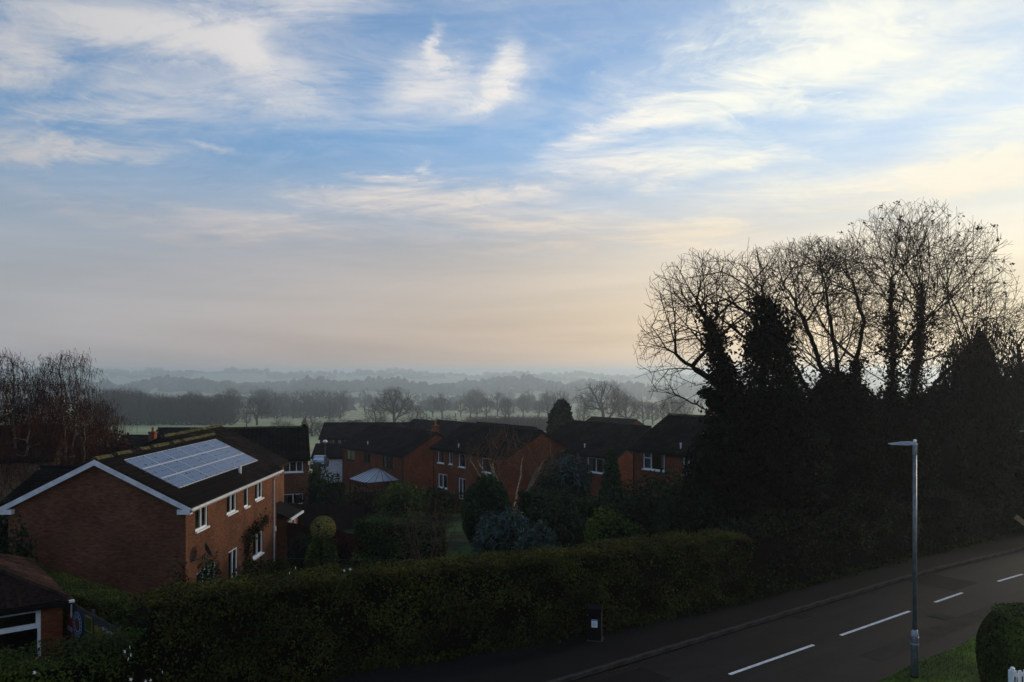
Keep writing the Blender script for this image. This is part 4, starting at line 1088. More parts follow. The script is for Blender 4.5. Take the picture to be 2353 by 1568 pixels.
def conifer(name, label, loc, h, w, mat, n, leaf, seed, group=None, power=.8):
    rng = np.random.default_rng(seed); t = thing(name, label, 'tree', loc, 0, group)
    z = rng.random(n) ** 1.3; a = rng.uniform(0, 6.283, n); lob = 1 + .16 * np.sin(a * 5 + z * 21) + .10 * np.sin(a * 3 - z * 40 + 1)
    r = w / 2 * (1 - z) ** power * np.minimum(1, .45 + z * 6) * lob * (.62 + .42 * rng.random(n) ** .5)
    p = np.stack([r * np.cos(a), r * np.sin(a), z * h], axis=1); v, f = leaf_quads(p, leaf, rng, aspect=2.2)
    link('foliage', np_mesh('foliage', v, f, mat), t, kind='stuff')
    MB().lathe([(w * .30, 0), (w * .36, h * .12), (w * .25, h * .5), (w * .1, h * .8), (.02, h * .95)], 10).build('inner_growth', M['core'], t)
    MB().tube([(0, 0, -.6), (0, 0, h * .9)], [w * .06, .02], 6).build('trunk', M['bark'], t)
    return t
p = W(1290, 855, 112); conifer('evergreen_tree', 'dark evergreen standing behind the lower roofs', (p.x, p.y, ground_z(p.x, p.y)), W(1290, 920, 112).z - ground_z(p.x, p.y), 5.4, M['dark'], 5200, .34, 71, None, .42)
p = W(700, 855, 242 * FS); conifer('evergreen_tree', 'small dark conifer in the field hedge', (p.x, p.y, ground_z(p.x, p.y)), 7.4, 5.1, M['dark'], 700, .6, 72)
p = W(816, 855, 290 * FS); shrub('clipped_field_hedge', 'dark clipped hedge block in the pale field', 'hedge', (p.x, p.y, ground_z(p.x, p.y)), (4.2, 1.9, 2.2), M['dark'], 900, .55, 73)

# ---------------------------------------------------------------- birches on the left
def birch(label, x, D, ytop, wpx, seed, stems, natt=520):
    p = W(x, 855, D); z = ground_z(p.x, p.y); rng = np.random.default_rng(seed); g = Grow(seed)
    h = W(x, ytop, D).z - z; w = wpx / 1899 * D
    root = g.stem([(0, 0, -.5), (0, 0, .9)], step=.4)
    for (dx, k) in stems: g.stem([(dx * .4, rng.normal() * .2, h * .25 * k), (dx, rng.normal() * .4, h * .55 * k), (dx * 1.25, rng.normal() * .5, h * .86 * k)], root, .5)
    att = np.concatenate([in_ellipsoid(natt, rng, (0, 0, h * .58), (w * .46, w * .4, h * .40), .1), in_ellipsoid(natt // 3, rng, (stems[0][0], 0, h * .82), (w * .2, w * .2, h * .17), .1)])
    g.colonise(att, step=.4, di=4, dk=.65, it=60, up=.16)
    g.twigs(2, 1.0, -1.1, .5, 1.0, .50, 2); g.radii(.009, 2.2, .17)
    A, B = g.meshes(.028)
    # hanging russet shoots
    thin = [i for i in range(len(g.P)) if g.rad[i] < .05]; idx = rng.choice(thin, min(len(thin), 5200), replace=False); src = np.array([g.P[i] for i in idx]); src = np.repeat(src, 5, axis=0) + rng.normal(size=(len(src) * 5, 3)) * .26
    d = rng.normal(size=(len(src), 3)) * .28 + [0, 0, -1]; L = rng.uniform(.25, .85, (len(src), 1)); s = rng.normal(size=(len(src), 3)); s[:, 2] = 0; s /= np.linalg.norm(s, axis=1)[:, None]
    v = np.stack([src - s * .016, src + s * .016, src + d * L], axis=1).reshape(-1, 3)
    t = thing('birch_tree', label, 'tree', (p.x, p.y, z))
    A.build('trunk', M['birchbark'], t, True); B.build('crown', M['rust'], t)
    link('hanging_shoots', np_mesh('hanging_shoots', v, np.arange(len(v)).reshape(-1, 3), M['rust']), t, kind='stuff')
    return t
birch('russet birch with several pale stems behind the gable', 150, 60, 790, 185, 81, [(-.2, 1.0), (-1.0, .8), (1.1, .72), (.5, .9)], 1100)
birch('darker drooping birch at the edge beside the buff house', 38, 58, 803, 190, 82, [(-.4, .98), (.9, .9), (-1.4, .8)], 1100)
birch('low russet birch leaning over the far roofs', 232, 68, 905, 120, 83, [(.4, .9), (-.6, .8)], 500)

for (x, yt, w, D, lab) in ((30, 925, 150, 61, 'dense russet undergrowth below the darker birch'), (150, 935, 170, 63, 'dense russet undergrowth around the pale birch stems'), (240, 975, 110, 66, 'russet scrub beside the far roofs')):
    p = W(x, 855, D); z = ground_z(p.x, p.y); shrub('russet_scrub', lab, 'shrub', (p.x, p.y, z), (w / 2 / 1899 * D, 1.8, (W(x, yt, D).z - z) / 2), M['rust'], 9000, .10, x, core=0, shell=.15, amp=.35, aspect=3.5)
# ---------------------------------------------------------------- the big bare trees and their ivy on the right
def ivy_on(paths, n, leaf, rng, mat, t, name='ivy'):
    """ivy leaves wrapped round limbs: paths = [([points], [radii])]"""
    pts = []
    tot = sum(sum((Vector(b) - Vector(a)).length for a, b in zip(p[:-1], p[1:])) * (sum(r) / len(r)) for p, r in paths)
    for p, r in paths:
        for k in range(len(p) - 1):
            a, b = np.array(p[k], float), np.array(p[k + 1], float); m = int(n * np.linalg.norm(b - a) * (r[k] + r[k + 1]) / 2 / tot)
            f = rng.random(m); rr = r[k] + (r[k + 1] - r[k]) * f; th = rng.uniform(0, 6.283, m)
            rr = rr * (.62 + .25 * np.sin(th * 2 + f * 5 + k) + .45 * (rng.random(m) - .3))
            d = rng.normal(size=(m, 3)); d[:, 2] *= .35; d /= np.linalg.norm(d, axis=1)[:, None]
            pts.append(a + (b - a) * f[:, None] + d * np.abs(rr)[:, None] + rng.normal(size=(m, 3)) * .06)
    allp = np.concatenate(pts); seeds = allp[rng.choice(len(allp), max(4, len(allp) // 120), replace=False)]
    extra = [q + rng.normal(size=(70, 3)) * rng.uniform(.14, .40) + rng.normal(size=3) * .22 for q in seeds]; pts.append(np.concatenate(extra))
    v, f = leaf_quads(np.concatenate(pts), leaf, rng); link(name, np_mesh(name, v, f, mat), t, kind='stuff')
def ash(label, D, base_x, limbs, crowns, seed, natt, ivy=(), nivy=6000, keys=.0, tip=.0075, step=.24, base=.24, up=.10, dens0=.5, sp=(.50, .36, .25, .18)):
    p = W(base_x, 855, D); z = ground_z(p.x, p.y); root = Vector((p.x, p.y, z)); rng = np.random.default_rng(seed); g = Grow(seed)
    rel = lambda q: tuple(W(q[0], q[1], D + (q[2] if len(q) > 2 else 0)) - root)
    r0 = g.stem([(0, 0, -.5), (0, 0, .7)], step=step)
    for lm in limbs: g.stem([rel(q) for q in lm], r0, step)
    k = D / 1899.0
    env = [(np.array(rel((cx, cy))), np.array((rx * k, rx * k * .85, ry * k))) for (cx, cy, rx, ry, low) in crowns]
    nst = len(g.P); kids = set(g.par); base_nodes = list(range(nst)); zs = [g.P[i][2] for i in base_nodes]; zmax = max(zs); zc = min(float(c[0][2] - c[1][2]) for c in env)
    for i in base_nodes:
        f = (g.P[i][2] - zc) / max(.1, zmax - zc)
        if f < .02: continue
        pr = g.par[i]; h = g.P[i] - g.P[pr]; h = h / (np.linalg.norm(h) + 1e-9); tipn = i not in kids
        for _ in range(5 if tipn else int(dens0 * (.45 + .55 * f) + rng.random())):
            a_ = rng.uniform(0, 6.283); out = np.array([math.cos(a_), math.sin(a_) * .9, 0]); e = h * (.9 if tipn else .45 + .5 * f) + out * (.75 if tipn else .95 - .2 * f); e /= np.linalg.norm(e)
            L = g.reach(g.P[i], e, env) * rng.uniform(.82, 1.02)
            if L > .6: g.fan(i, e, L, 0, env, up, sp)
    g.radii(tip, 1.9, base); A, B = g.meshes(.05)
    t = thing('ash_tree', label, 'tree', tuple(root)); A.build('trunk', M['bark'], t, True); B.build('crown', M['twig'], t)
    if keys:
        tp = [i for i in g.tips() if rng.random() < keys]; pts = clump_pts(g, tp, 5, .07, rng); v, f = leaf_quads(pts, .085, rng, aspect=2.0); link('seed_bunches', np_mesh('seed_bunches', v, f, M['twig']), t, kind='stuff')
    if ivy: ivy_on([([rel(q) for q in pth], rad) for pth, rad in ivy], nivy, .11, rng, M['ivy'], t)
    return t
ash('tallest bare ash with seed bunches and two ivy clad stems', 41, 2080,
    [[(2062, 1080), (2052, 900), (2050, 760), (2048, 640)], [(2088, 1060, .6), (2092, 940, .6), (2112, 810, .4), (2118, 690, 0)], [(2100, 1000, -.4), (2150, 880, -.8), (2230, 800, -1)]],
    [(2108, 690, 228, 240, -.75), (2112, 750, 242, 165, -.9)], 91, 6500,
    ivy=[([(2075, 1200), (2062, 1080), (2052, 900), (2050, 740), (2048, 650)], [1.7, .75, .36, .26, .12]), ([(2088, 1100, .6), (2092, 940, .6), (2112, 810, .4), (2116, 650, 0)], [.8, .42, .30, .14]), ([(2060, 1000), (2000, 960), (1960, 1010)], [.5, .4, .7])], nivy=11000, keys=.06)
ash('many stemmed bare tree between the ivy columns', 38, 1930,
    [[(1925, 1000), (1900, 880), (1850, 740), (1800, 650)], [(1935, 980, .5), (1925, 840, .6), (1905, 720, .5), (1895, 640, .4)], [(1945, 980), (1965, 860), (1985, 740), (1960, 650)], [(1915, 1000, -.6), (1860, 900, -.9), (1800, 800, -1)]],
    [(1870, 730, 190, 192, -.9), (1795, 715, 145, 165, -.8), (1960, 725, 105, 175, -.8)], 92, 5200,
    ivy=[([(1925, 1150), (1925, 1000), (1915, 900), (1905, 850)], [2.0, 1.4, .8, .35]), ([(1945, 1050), (1960, 900), (1968, 830)], [.8, .4, .2])], nivy=11000, base=.24, dens0=.65)
ash('bare tree with arching branches leaning out over the red brick roofs', 33.5, 1735,
    [[(1715, 1040), (1690, 930), (1655, 820), (1630, 745), (1600, 690)], [(1740, 1000, .5), (1755, 860, .4), (1760, 740, .3), (1750, 660, .2)], [(1700, 1010, -.3), (1640, 950, -.6), (1575, 920, -.8)], [(1680, 900), (1600, 850, -.4), (1530, 800, -.6)]],
    [(1612, 745, 150, 185, -.9), (1565, 800, 112, 125, -.95), (1745, 715, 130, 155, -.6), (1685, 725, 110, 130, -.8), (1590, 905, 110, 75, -1)], 93, 5200,
    ivy=[([(1735, 1180), (1715, 1040), (1690, 940), (1655, 830), (1628, 735)], [1.9, 1.4, .80, .46, .22]), ([(1775, 1150), (1775, 1000), (1772, 880), (1765, 760), (1757, 688)], [2.0, 1.5, 1.2, .85, .25]), ([(1690, 960), (1620, 900)], [.5, .25])], nivy=26000, base=.26, up=.04, dens0=.9)
ash('leafy edged bare tree leaning in at the right margin', 47, 2385,
    [[(2370, 1000), (2350, 880), (2340, 800)], [(2395, 980), (2400, 820), (2405, 720)]], [(2360, 800, 75, 110, -.9), (2420, 750, 90, 110, -.9)], 94, 1600,
    ivy=[([(2385, 1150), (2375, 950), (2350, 860)], [1.6, 1.0, .5])], nivy=4000, keys=.12, base=.2)
# ivy smothered stump tree and the dark thicket along the bank
def thicket_proto(seed, n, mat, dome=0.0):
    rng = np.random.default_rng(seed); p, d = ellipsoid_pts(n, rng, (0, 0, 1), (1, 1, 1), .66, 22, .26); p[:, 2] = np.maximum(p[:, 2], .0); p[:, :2] *= (1 + dome * np.clip(p[:, 2:3] - 1, 0, 1) ** 1.5)
    v, f = leaf_quads(p, .042, rng); fo = np_mesh('foliage', v, f, mat)
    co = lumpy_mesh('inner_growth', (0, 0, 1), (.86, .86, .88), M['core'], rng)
    s = rng.normal(size=(160, 3)); s /= np.linalg.norm(s, axis=1)[:, None]; s[:, 2] = np.abs(s[:, 2]); b = MB()
    for q in s:
        a = q * rng.uniform(.7, .85); e = q * rng.uniform(1.0, 1.22) + rng.normal(size=3) * .06; b.tube([a + [0, 0, 1], e + [0, 0, 1]], [.006, .002], 3, False)
    return fo, co, b.mesh('stray_twigs', M['twig'])
TH = [thicket_proto(101, 11000, M['ivy']), thicket_proto(102, 11000, M['dark']), thicket_proto(103, 10000, M['ivy']), thicket_proto(104, 13000, M['ivy'], .9)]
def thicket(k, x, ytop, wpx, D, label, group, name='ivy_thicket', depth=1.0):
    p = W(x, 855, D); z = ground_z(p.x, p.y); h = W(x, ytop, D).z - z; w = wpx / 1899 * D
    t = thing(name, label, 'shrub', (p.x, p.y, z - .1), fr.uniform(0, 6.28), group); t.scale = (w / 2, w / 2 * depth, h / 2)
    link('foliage', TH[k][0], t, kind='stuff'); link('inner_growth', TH[k][1], t); link('stray_twigs', TH[k][2], t, kind='stuff'); return t
G1 = 'tall ivy thickets under the bare trees'; L1 = 'tall dark ivy thicket massed under the bare trees'
for i, (x, yt, w, D) in enumerate(((1690, 965, 220, 34.5), (1770, 915, 250, 37), (1855, 915, 240, 39), (1935, 880, 220, 40.5), (2015, 915, 240, 42.5), (2095, 925, 240, 43.5), (2165, 905, 230, 45.5), (2255, 870, 260, 47.5), (2345, 850, 200, 51), (2420, 850, 240, 52))): thicket(i % 3, x, yt, w, D, L1, G1)
thicket(3, 2250, 765, 140, 46.5, 'ivy smothered tree rising as a solid dark dome', None, 'ivy_clad_tree', .9)
L2 = 'dark tangled shrub on the bank behind the pavement'; G2 = 'tangled shrubs along the bank'
for i, (x, yt, w, D) in enumerate(((1610, 1105, 190, 34), (1700, 1100, 210, 34.5), (1800, 1090, 220, 36), (1905, 1080, 220, 38.2), (2010, 1075, 220, 40.5), (2115, 1060, 220, 42.8), (2215, 1065, 220, 45), (2320, 1060, 220, 47.5))): thicket((i + 1) % 3, x, yt, w, D, L2, G2, 'tangled_shrub')

# ---------------------------------------------------------------- hedges
def hedge(name, label, path, width, zt, zb, mats, dens=260, leaf=.085, seed=1, rough=.09, group=None, shares=(1.0,), topmat=None, patchy=0.0):
    """path: list of ground points (x, y) along the front foot; the hedge lies to the left of it; zt, zb: top and foot heights along it"""
    rng = np.random.default_rng(seed); P = [Vector((q[0], q[1])) for q in path]; n = len(P); N = []
    for i in range(n):
        d = (P[min(i + 1, n - 1)] - P[max(i - 1, 0)]).normalized(); N.append(Vector((-d.y, d.x)))
    t = thing(name, label, 'hedge', (P[0].x, P[0].y, zb[0]), 0, group); org = Vector((P[0].x, P[0].y, zb[0]))
    b = MB(); ins = .14
    for i in range(n):
        a = P[i] + N[i] * ins; c = P[i] + N[i] * (width - ins)
        for (q, z) in ((a, zb[i] - .3), (a, zt[i] - ins - .1), (a.lerp(c, .12), zt[i] - ins), (a.lerp(c, .88), zt[i] - ins), (c, zt[i] - ins - .1), (c, zb[i] - .5)): b.v.append((q.x - org.x, q.y - org.y, z - org.z))
    for i in range(n - 1):
        for k in range(5): a = i * 6 + k; b.f.append((a, a + 6, a + 7, a + 1))
    b.f += [tuple(range(5, -1, -1)), tuple((n - 1) * 6 + k for k in range(6))]
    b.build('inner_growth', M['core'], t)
    pts = []; nr = []
    for i in range(n - 1):
        L = (P[i + 1] - P[i]).length; h = (zt[i] + zt[i + 1] - zb[i] - zb[i + 1]) / 2
        for (kind, area) in (('front', L * h), ('top', L * width), ('back', L * h * .7)):
            m = int(area * dens * (.35 if kind == 'back' else 1)); f = rng.random(m); g = rng.random(m); A = np.array([tuple(P[i]), tuple(P[i + 1]), tuple(N[i]), tuple(N[i + 1])])
            base = A[0] * (1 - f[:, None]) + A[1] * f[:, None]; nn = A[2] * (1 - f[:, None]) + A[3] * f[:, None]
            zb_ = zb[i] + (zb[i + 1] - zb[i]) * f; zt_ = zt[i] + (zt[i + 1] - zt[i]) * f
            s = base @ np.array([.79, .61])
            bump = rough * (np.sin(s * 2.1 + 1) + np.sin(s * 4.7 + zt_) * .6 + .8 * np.sin(s * 1.1))
            if kind == 'top': off = g * width; z = zt_ + bump * .6 * np.sin(off * 3 + s) + rng.normal(size=m) * rough * .6; nv = np.tile([0, 0, 1.0], (m, 1))
            else:
                z = zb_ + (zt_ - zb_) * g; rel = np.clip((z - zb_) / 1.0, 0, 1)
                off = (.02 + bump * np.sin(z * 2.6 + s * .7) + rng.normal(size=m) * rough * .6) if kind == 'front' else (width + rng.normal(size=m) * rough * .5)
                nv = np.concatenate([-nn if kind == 'front' else nn, np.full((m, 1), .3)], axis=1)
            q = base + nn * np.asarray(off).reshape(-1, 1) if not np.isscalar(off) else base + nn * off
            pts.append(np.column_stack([q, z])); nr.append(nv)
    for e, i in ((0, 0), (1, n - 1)):
        h = zt[i] - zb[i]; m = int(width * h * dens); f = rng.random(m); g = rng.random(m); d = (P[1] - P[0]).normalized() * -1 if e == 0 else (P[-1] - P[-2]).normalized()
        q = np.array(tuple(P[i])) + np.outer(f * width, np.array(tuple(N[i]))) + np.outer(rng.normal(size=m) * rough * .6, np.array(tuple(d)))
        pts.append(np.column_stack([q, zb[i] + h * g])); nr.append(np.tile([d.x, d.y, .3], (m, 1)))
    pts = np.concatenate(pts); nr = np.concatenate(nr); sl = pts[:, :2] @ np.array([.79, .61]); zz = pts[:, 2]
    if patchy:                                # thin places where the dark inside shows
        w = np.sin(sl * 1.3 + 2 * np.sin(zz * 2.2)) + np.sin(sl * 3.1 + zz * 4.0 + 1) + np.sin(zz * 5.3 - sl * 2.0) + .8 * np.sin(sl * 7.7) * np.sin(zz * 8.1)
        keep = rng.random(len(pts)) < np.clip(.62 + patchy * w, .12, 1); keep |= (nr[:, 2] > .9) & (rng.random(len(pts)) < .75); pts, nr = pts[keep], nr[keep]
        tops = pts[nr[:, 2] > .9]; b = MB()
        for q in tops[rng.choice(len(tops), min(len(tops), int(26 * sum((P[i + 1] - P[i]).length for i in range(n - 1)))), replace=False)] - np.array(tuple(org)):
            e = q + np.array([rng.normal() * .05, rng.normal() * .05, rng.uniform(.05, .2)]); b.tube([q - [0, 0, .1], e], [.006, .003], 3, False)
        b.build('stray_shoots', M['garden_twig'], t, kind='stuff')
    pts = pts - np.array(tuple(org)); pick = rng.random(len(pts)); lo = 0.0
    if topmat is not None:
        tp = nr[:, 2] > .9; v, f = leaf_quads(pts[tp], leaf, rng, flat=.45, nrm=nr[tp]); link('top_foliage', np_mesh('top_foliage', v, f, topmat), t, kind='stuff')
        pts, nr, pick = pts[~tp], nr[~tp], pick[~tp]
    for m_, sh in zip(mats, shares):
        k = (pick >= lo) & (pick < lo + sh); lo += sh
        v, f = leaf_quads(pts[k], leaf, rng, flat=.45, nrm=nr[k]); link('foliage', np_mesh('foliage', v, f, m_), t, kind='stuff')
    return t
def road_path(s0, s1, off, st=.8):
    n = max(2, int((s1 - s0) / st)); return [(lambda p: (p.x, p.y))(road_at(s0 + (s1 - s0) * i / n, off(s0 + (s1 - s0) * i / n))) for i in range(n + 1)], [s0 + (s1 - s0) * i / n for i in range(n + 1)]
off = lambda s: hedge_off(s) + .12
pth, ss = road_path(-12.6, 6.4, off)
zt = [float(np.interp(s, [-12.6, -12.2, -9, -5, -1.4, 5.5, 6.4], [-5.3, -5.12, -5.30, -5.40, -5.42, -5.58, -5.8])) + .04 * math.sin(s * 2.3) + .03 * math.sin(s * 5.1) for s in ss]
H1 = hedge('roadside_hedge', 'long tall roadside hedge with an olive brown top beside the pavement', pth, 1.5, zt, [road_z(s) + .1 for s in ss], [M['hedge'], M['hedgebrown'], M['golden']], 1050, .05, 111, .10, None, (.70, .25, .05), M['hedgetop_skylit'], .26)
pth, ss = road_path(-26, -12.7, off)
zt = [float(np.interp(s, [-26, -14.5, -12.7], [-6.05, -6.12, -5.95])) + .05 * math.sin(s * 2.7) for s in ss]
H2 = hedge('low_roadside_hedge', 'lower leafy hedge with a few white flowers in front of the bungalow', pth, 1.5, zt, [road_z(s) + .1 for s in ss], [M['hedge2'], M['golden']], 950, .045, 112, .12, None, (.92, .08), M['hedge2'], .2)
# rough growth that carries the hedge line on under the trees
pth, ss = road_path(6.3, 44, lambda s: hedge_off(s) + .1)
zt = [road_z(s) + 2.0 + .35 * math.sin(s * .9) + .25 * math.sin(s * 2.1) for s in ss]
H3 = hedge('bramble_bank', 'rough brambly bank running along the pavement under the trees', pth, 2.2, zt, [road_z(s) + .08 for s in ss], [M['ivy'], M['dark'], M['hedgebrown']], 330, .075, 113, .22, None, (.5, .38, .12), None, .2)
# low ivy and fallen leaves along the foot of the hedge
rng = np.random.default_rng(5); q = []
for i in range(5200):
    s = rng.uniform(-14, 26); o_ = hedge_off(s) + .15 - abs(rng.normal()) * .16 - (.10 if rng.random() < .3 else 0); p = road_at(s, o_, .14 + rng.random() * .13 * (1 if rng.random() < .6 else .2)); q.append(tuple(p))
v, f = leaf_quads(np.array(q), .075, rng); o = link('hedge_foot_ivy', np_mesh('hedge_foot_ivy', v, f, M['hedge']), None, None, 'stuff'); o['label'] = 'trailing ivy along the foot of the roadside hedge'
q = []
for i in range(1500): s = rng.uniform(-14, 34); p = road_at(s, hedge_off(s) - abs(rng.normal()) * .22, .13); q.append(tuple(p))
for i in range(500): s = rng.uniform(-14, 34); p = road_at(s, 2.02 - abs(rng.normal()) * .10, .012); q.append(tuple(p))
v, f = leaf_quads(np.array(q), .05, rng, flat=.9, nrm=np.tile([0, 0, 1.0], (len(q), 1))); o = link('fallen_leaves', np_mesh('fallen_leaves', v, f, M['hedgebrown']), None, None, 'stuff'); o['label'] = 'brown fallen leaves along the pavement edge and gutter'
# cut bare stems showing in the gap of the tall hedge
for k, (x, y0, y1) in enumerate(((1030, 1412, 1455), (1075, 1392, 1425))):
    a = W(x, y1, 21.6); b_ = W(x + fr.uniform(-8, 8), y0, 21.55); m_ = (a + b_) / 2 + Vector((fr.uniform(-.06, .06), 0, 0))
    o = MB().tube([a, m_, b_], [.026, .03, .018], 6).build('hedge_stem', M['twig'], H1); o.matrix_parent_inverse = Matrix.Translation(-H1.location)
# clipped hedges in the gardens
def line(a, b, n=8): return [(a[0] + (b[0] - a[0]) * i / n, a[1] + (b[1] - a[1]) * i / n) for i in range(n + 1)]
pp = line((-21.4, 33.0), (-13.6, 27.2), 10)
hedge('clipped_garden_hedge', 'flat topped clipped hedge between the bungalow and the blank gable', pp, 1.3, [-7.62] * 11, [ground_z(*q) for q in pp], [M['hedge2']], 900, .035, 121, .02)
a, b_ = W(812, 1290, 42), W(990, 1290, 40); pp = line((a.x, a.y), (b_.x, b_.y), 8)
hedge('clipped_garden_hedge', 'dark clipped hedge with a pale flat top in the back garden', pp, 1.5, [W(0, 1196, 42).z] * 9, [ground_z(*q) for q in pp], [M['hedge2'], M['dark']], 260, .07, 122, .03, None, (.6, .4))
a, b_ = W(1190, 1200, 52), W(1420, 1195, 46); pp = line((a.x, a.y), (b_.x, b_.y), 8)
hedge('garden_hedge', 'low dark hedge crossing the sloping lawn', pp, 1.6, [W(0, 1140, 50).z] * 9, [ground_z(*q) for q in pp], [M['dark'], M['hedge']], 120, .11, 123, .1, None, (.7, .3))

# ---------------------------------------------------------------- shrubs of the gardens
def garden(name, label, x, yt, wpx, D, mat, n=2600, leaf=.11, seed=1, cat='shrub', depth=.9, zlift=0.0, **k):
    p = W(x, 855, D); z = ground_z(p.x, p.y) + zlift; h = W(x, yt, D).z - z; w = wpx / 1899 * D
    return shrub(name, label, cat, (p.x, p.y, z), (w / 2, w / 2 * depth, h / 2), M[mat], n, leaf, seed, **k)
garden('domed_bush', 'tall smooth domed evergreen bush in the middle garden', 1118, 1094, 112, 50, 'conifer', 6500, .11, 131, amp=.10, shell=.8, core=.86, lumps=7)
garden('garden_shrub', 'tangled dark shrub beside the brick house corner', 745, 1098, 140, 66, 'dark', 3600, .15, 132)
garden('garden_shrub', 'rounded shrub in front of the white garage door', 722, 1068, 60, 88, 'hedge', 1500, .17, 133)
garden('laurel_bush', 'bright green laurel below the conservatory', 925, 1116, 115, 62, 'golden', 2600, .14, 134)
garden('garden_shrub', 'brown green shrub left of the bright laurel', 840, 1120, 120, 64, 'hedgebrown', 1800, .13, 135, core=.6)
garden('garden_shrub', 'olive shrub under the white ground floor windows', 1010, 1122, 110, 66, 'hedge', 2200, .14, 136)
garden('spreading_conifer', 'feathery grey green conifer in front of the steep roofed house', 1302, 1058, 120, 58, 'juniper', 3800, .16, 137, aspect=2.6, core=.7)
garden('garden_shrub', 'dark evergreen mound beside the feathery conifer', 1262, 1105, 110, 54, 'dark', 3000, .14, 138)
p = W(1405, 855, 54); conifer('cone_conifer', 'narrow dark green cone shaped conifer beside the white window', (p.x, p.y, ground_z(p.x, p.y)), W(1405, 1034, 54).z - ground_z(p.x, p.y), 2.2, M['conifer'], 5200, .12, 139, None, .6)
garden('juniper_bush', 'blue grey juniper with feathery upright tips', 1160, 1180, 130, 37, 'juniper', 4200, .11, 140, aspect=2.8, core=.72, amp=.4)
garden('juniper_bush', 'lower blue grey juniper just behind the roadside hedge', 1235, 1212, 110, 33, 'juniper', 3000, .09, 141, aspect=2.8, core=.72, amp=.4)
garden('garden_shrub', 'dark leafy shrub between the junipers and the lawn', 1290, 1160, 190, 42, 'dark', 4200, .12, 142)
garden('golden_bush', 'yellow green bush above the roadside hedge', 1412, 1174, 150, 37, 'golden', 3600, .10, 143, amp=.36)
garden('garden_shrub', 'dark shrub behind the yellow green bush', 1480, 1118, 160, 46, 'dark', 3800, .13, 144)
garden('garden_shrub', 'large dark shrub hiding the half hidden house wall', 1570, 1085, 190, 48, 'dark', 4600, .13, 145)
garden('garden_shrub', 'dense dark shrub at the end of the roadside hedge', 1540, 1165, 170, 38, 'ivy', 4600, .11, 146)
garden('garden_shrub', 'dull green shrub in front of the dark cone', 1430, 1118, 110, 50, 'conifer', 2600, .13, 147)
garden('red_shrub', 'dark red leaved shrub beside the ball topiary', 790, 1232, 80, 41, 'redwood', 1800, .09, 148)
garden('garden_shrub', 'dark shrub against the red stained fence', 700, 1232, 70, 42, 'dark', 1800, .10, 149)
garden('garden_shrub', 'small pale conifer shrub behind the roadside hedge', 822, 1262, 45, 36, 'golden', 1100, .07, 150)
garden('front_garden_shrub', 'leafy shrub under the patio door of the solar roofed house', 585, 1298, 95, 36.5, 'hedge', 2400, .09, 151)
garden('front_garden_shrub', 'dark climbing shrub below the corner of the brown brick house', 470, 1300, 70, 32.5, 'dark', 1600, .09, 152, core=.5)
garden('front_garden_shrub', 'twiggy shrub by the foot of the blank gable', 405, 1295, 70, 31.5, 'hedgebrown', 900, .08, 153, core=0, shell=.25)
garden('front_garden_shrub', 'low green shrub at the far end of the brown brick front', 640, 1292, 70, 40, 'hedge', 1800, .10, 154)
garden('side_shrub', 'leafy shrub behind the painted fence', 285, 1400, 90, 24.8, 'hedge2', 3000, .09, 155)
garden('side_shrub', 'dark shrub where the clipped hedge meets the tall hedge', 330, 1405, 80, 23.5, 'hedge', 2600, .09, 156)
garden('side_shrub', 'dark ivy clump at the left end of the blank gable', 48, 1210, 60, 33.6, 'dark', 1500, .10, 157)
garden('side_shrub', 'dark evergreen left of the low tiled wing', 14, 1165, 70, 37, 'dark', 2200, .12, 158)
# climbing growth on the front of the brown brick house
rng = np.random.default_rng(17); q = []
for (dx, z, w_, h_, n_) in ((8.0, 2.3, .9, .35, 240), (9.3, 2.5, 1.0, .3, 260), (7.9, 1.4, .45, .9, 260), (10.9, 2.6, .7, .3, 120), (3.3, 1.6, .35, .5, 90)):
    q.append(np.column_stack([AX + .04 + np.abs(rng.normal(size=n_)) * .10, AY + dx + rng.normal(size=n_) * w_ * .6, AZ + z + rng.normal(size=n_) * h_ * .6]))
t = thing('wall_climber', 'dark leafy climber around the ground floor window of the brown brick front', 'climber', (AX, AY + 8, AZ)); v, f = leaf_quads(np.concatenate(q) - np.array([AX, AY + 8, AZ]), .09, rng)
link('foliage', np_mesh('foliage', v, f, M['hedgebrown']), t, kind='stuff')
MB().tube([(.04, -.3, -.3), (.05, -.2, 1.2), (.05, .4, 2.2), (.05, 1.6, 2.5)], [.03, .025, .018, .01], 5).build('stem', M['bark'], t)
# ball topiary on a shaggy ivy column
p = W(740, 855, 40); z = ground_z(p.x, p.y); top = W(740, 1186, 40).z
t = thing('ball_topiary', 'yellow clipped ball on a shaggy ivy covered column', 'topiary', (p.x, p.y, z)); rng = np.random.default_rng(19)
d = rng.normal(size=(3200, 3)); d /= np.linalg.norm(d, axis=1)[:, None]; r_ = .60; bc = np.array([.05, 0, top - z - r_]); v, f = leaf_quads(bc + d * r_ * rng.uniform(.94, 1.02, (3200, 1)), .05, rng, flat=.6, nrm=d)
link('clipped_ball', np_mesh('clipped_ball', v, f, M['topiary']), t, kind='stuff'); link('ball_core', lumpy_mesh('ball_core', tuple(bc), (.54,) * 3, M['core'], rng, amp=.0), t)
c, dd = ellipsoid_pts(2600, rng, (0, 0, bc[2] * .45), (.72, .7, bc[2] * .55), .55, 9, .3); v, f = leaf_quads(c, .10, rng); link('ivy_column', np_mesh('ivy_column', v, f, M['golden']), t, kind='stuff')
MB().tube([(0, 0, -.4), (0, 0, bc[2])], .1, 8).build('stem', M['bark'], t)
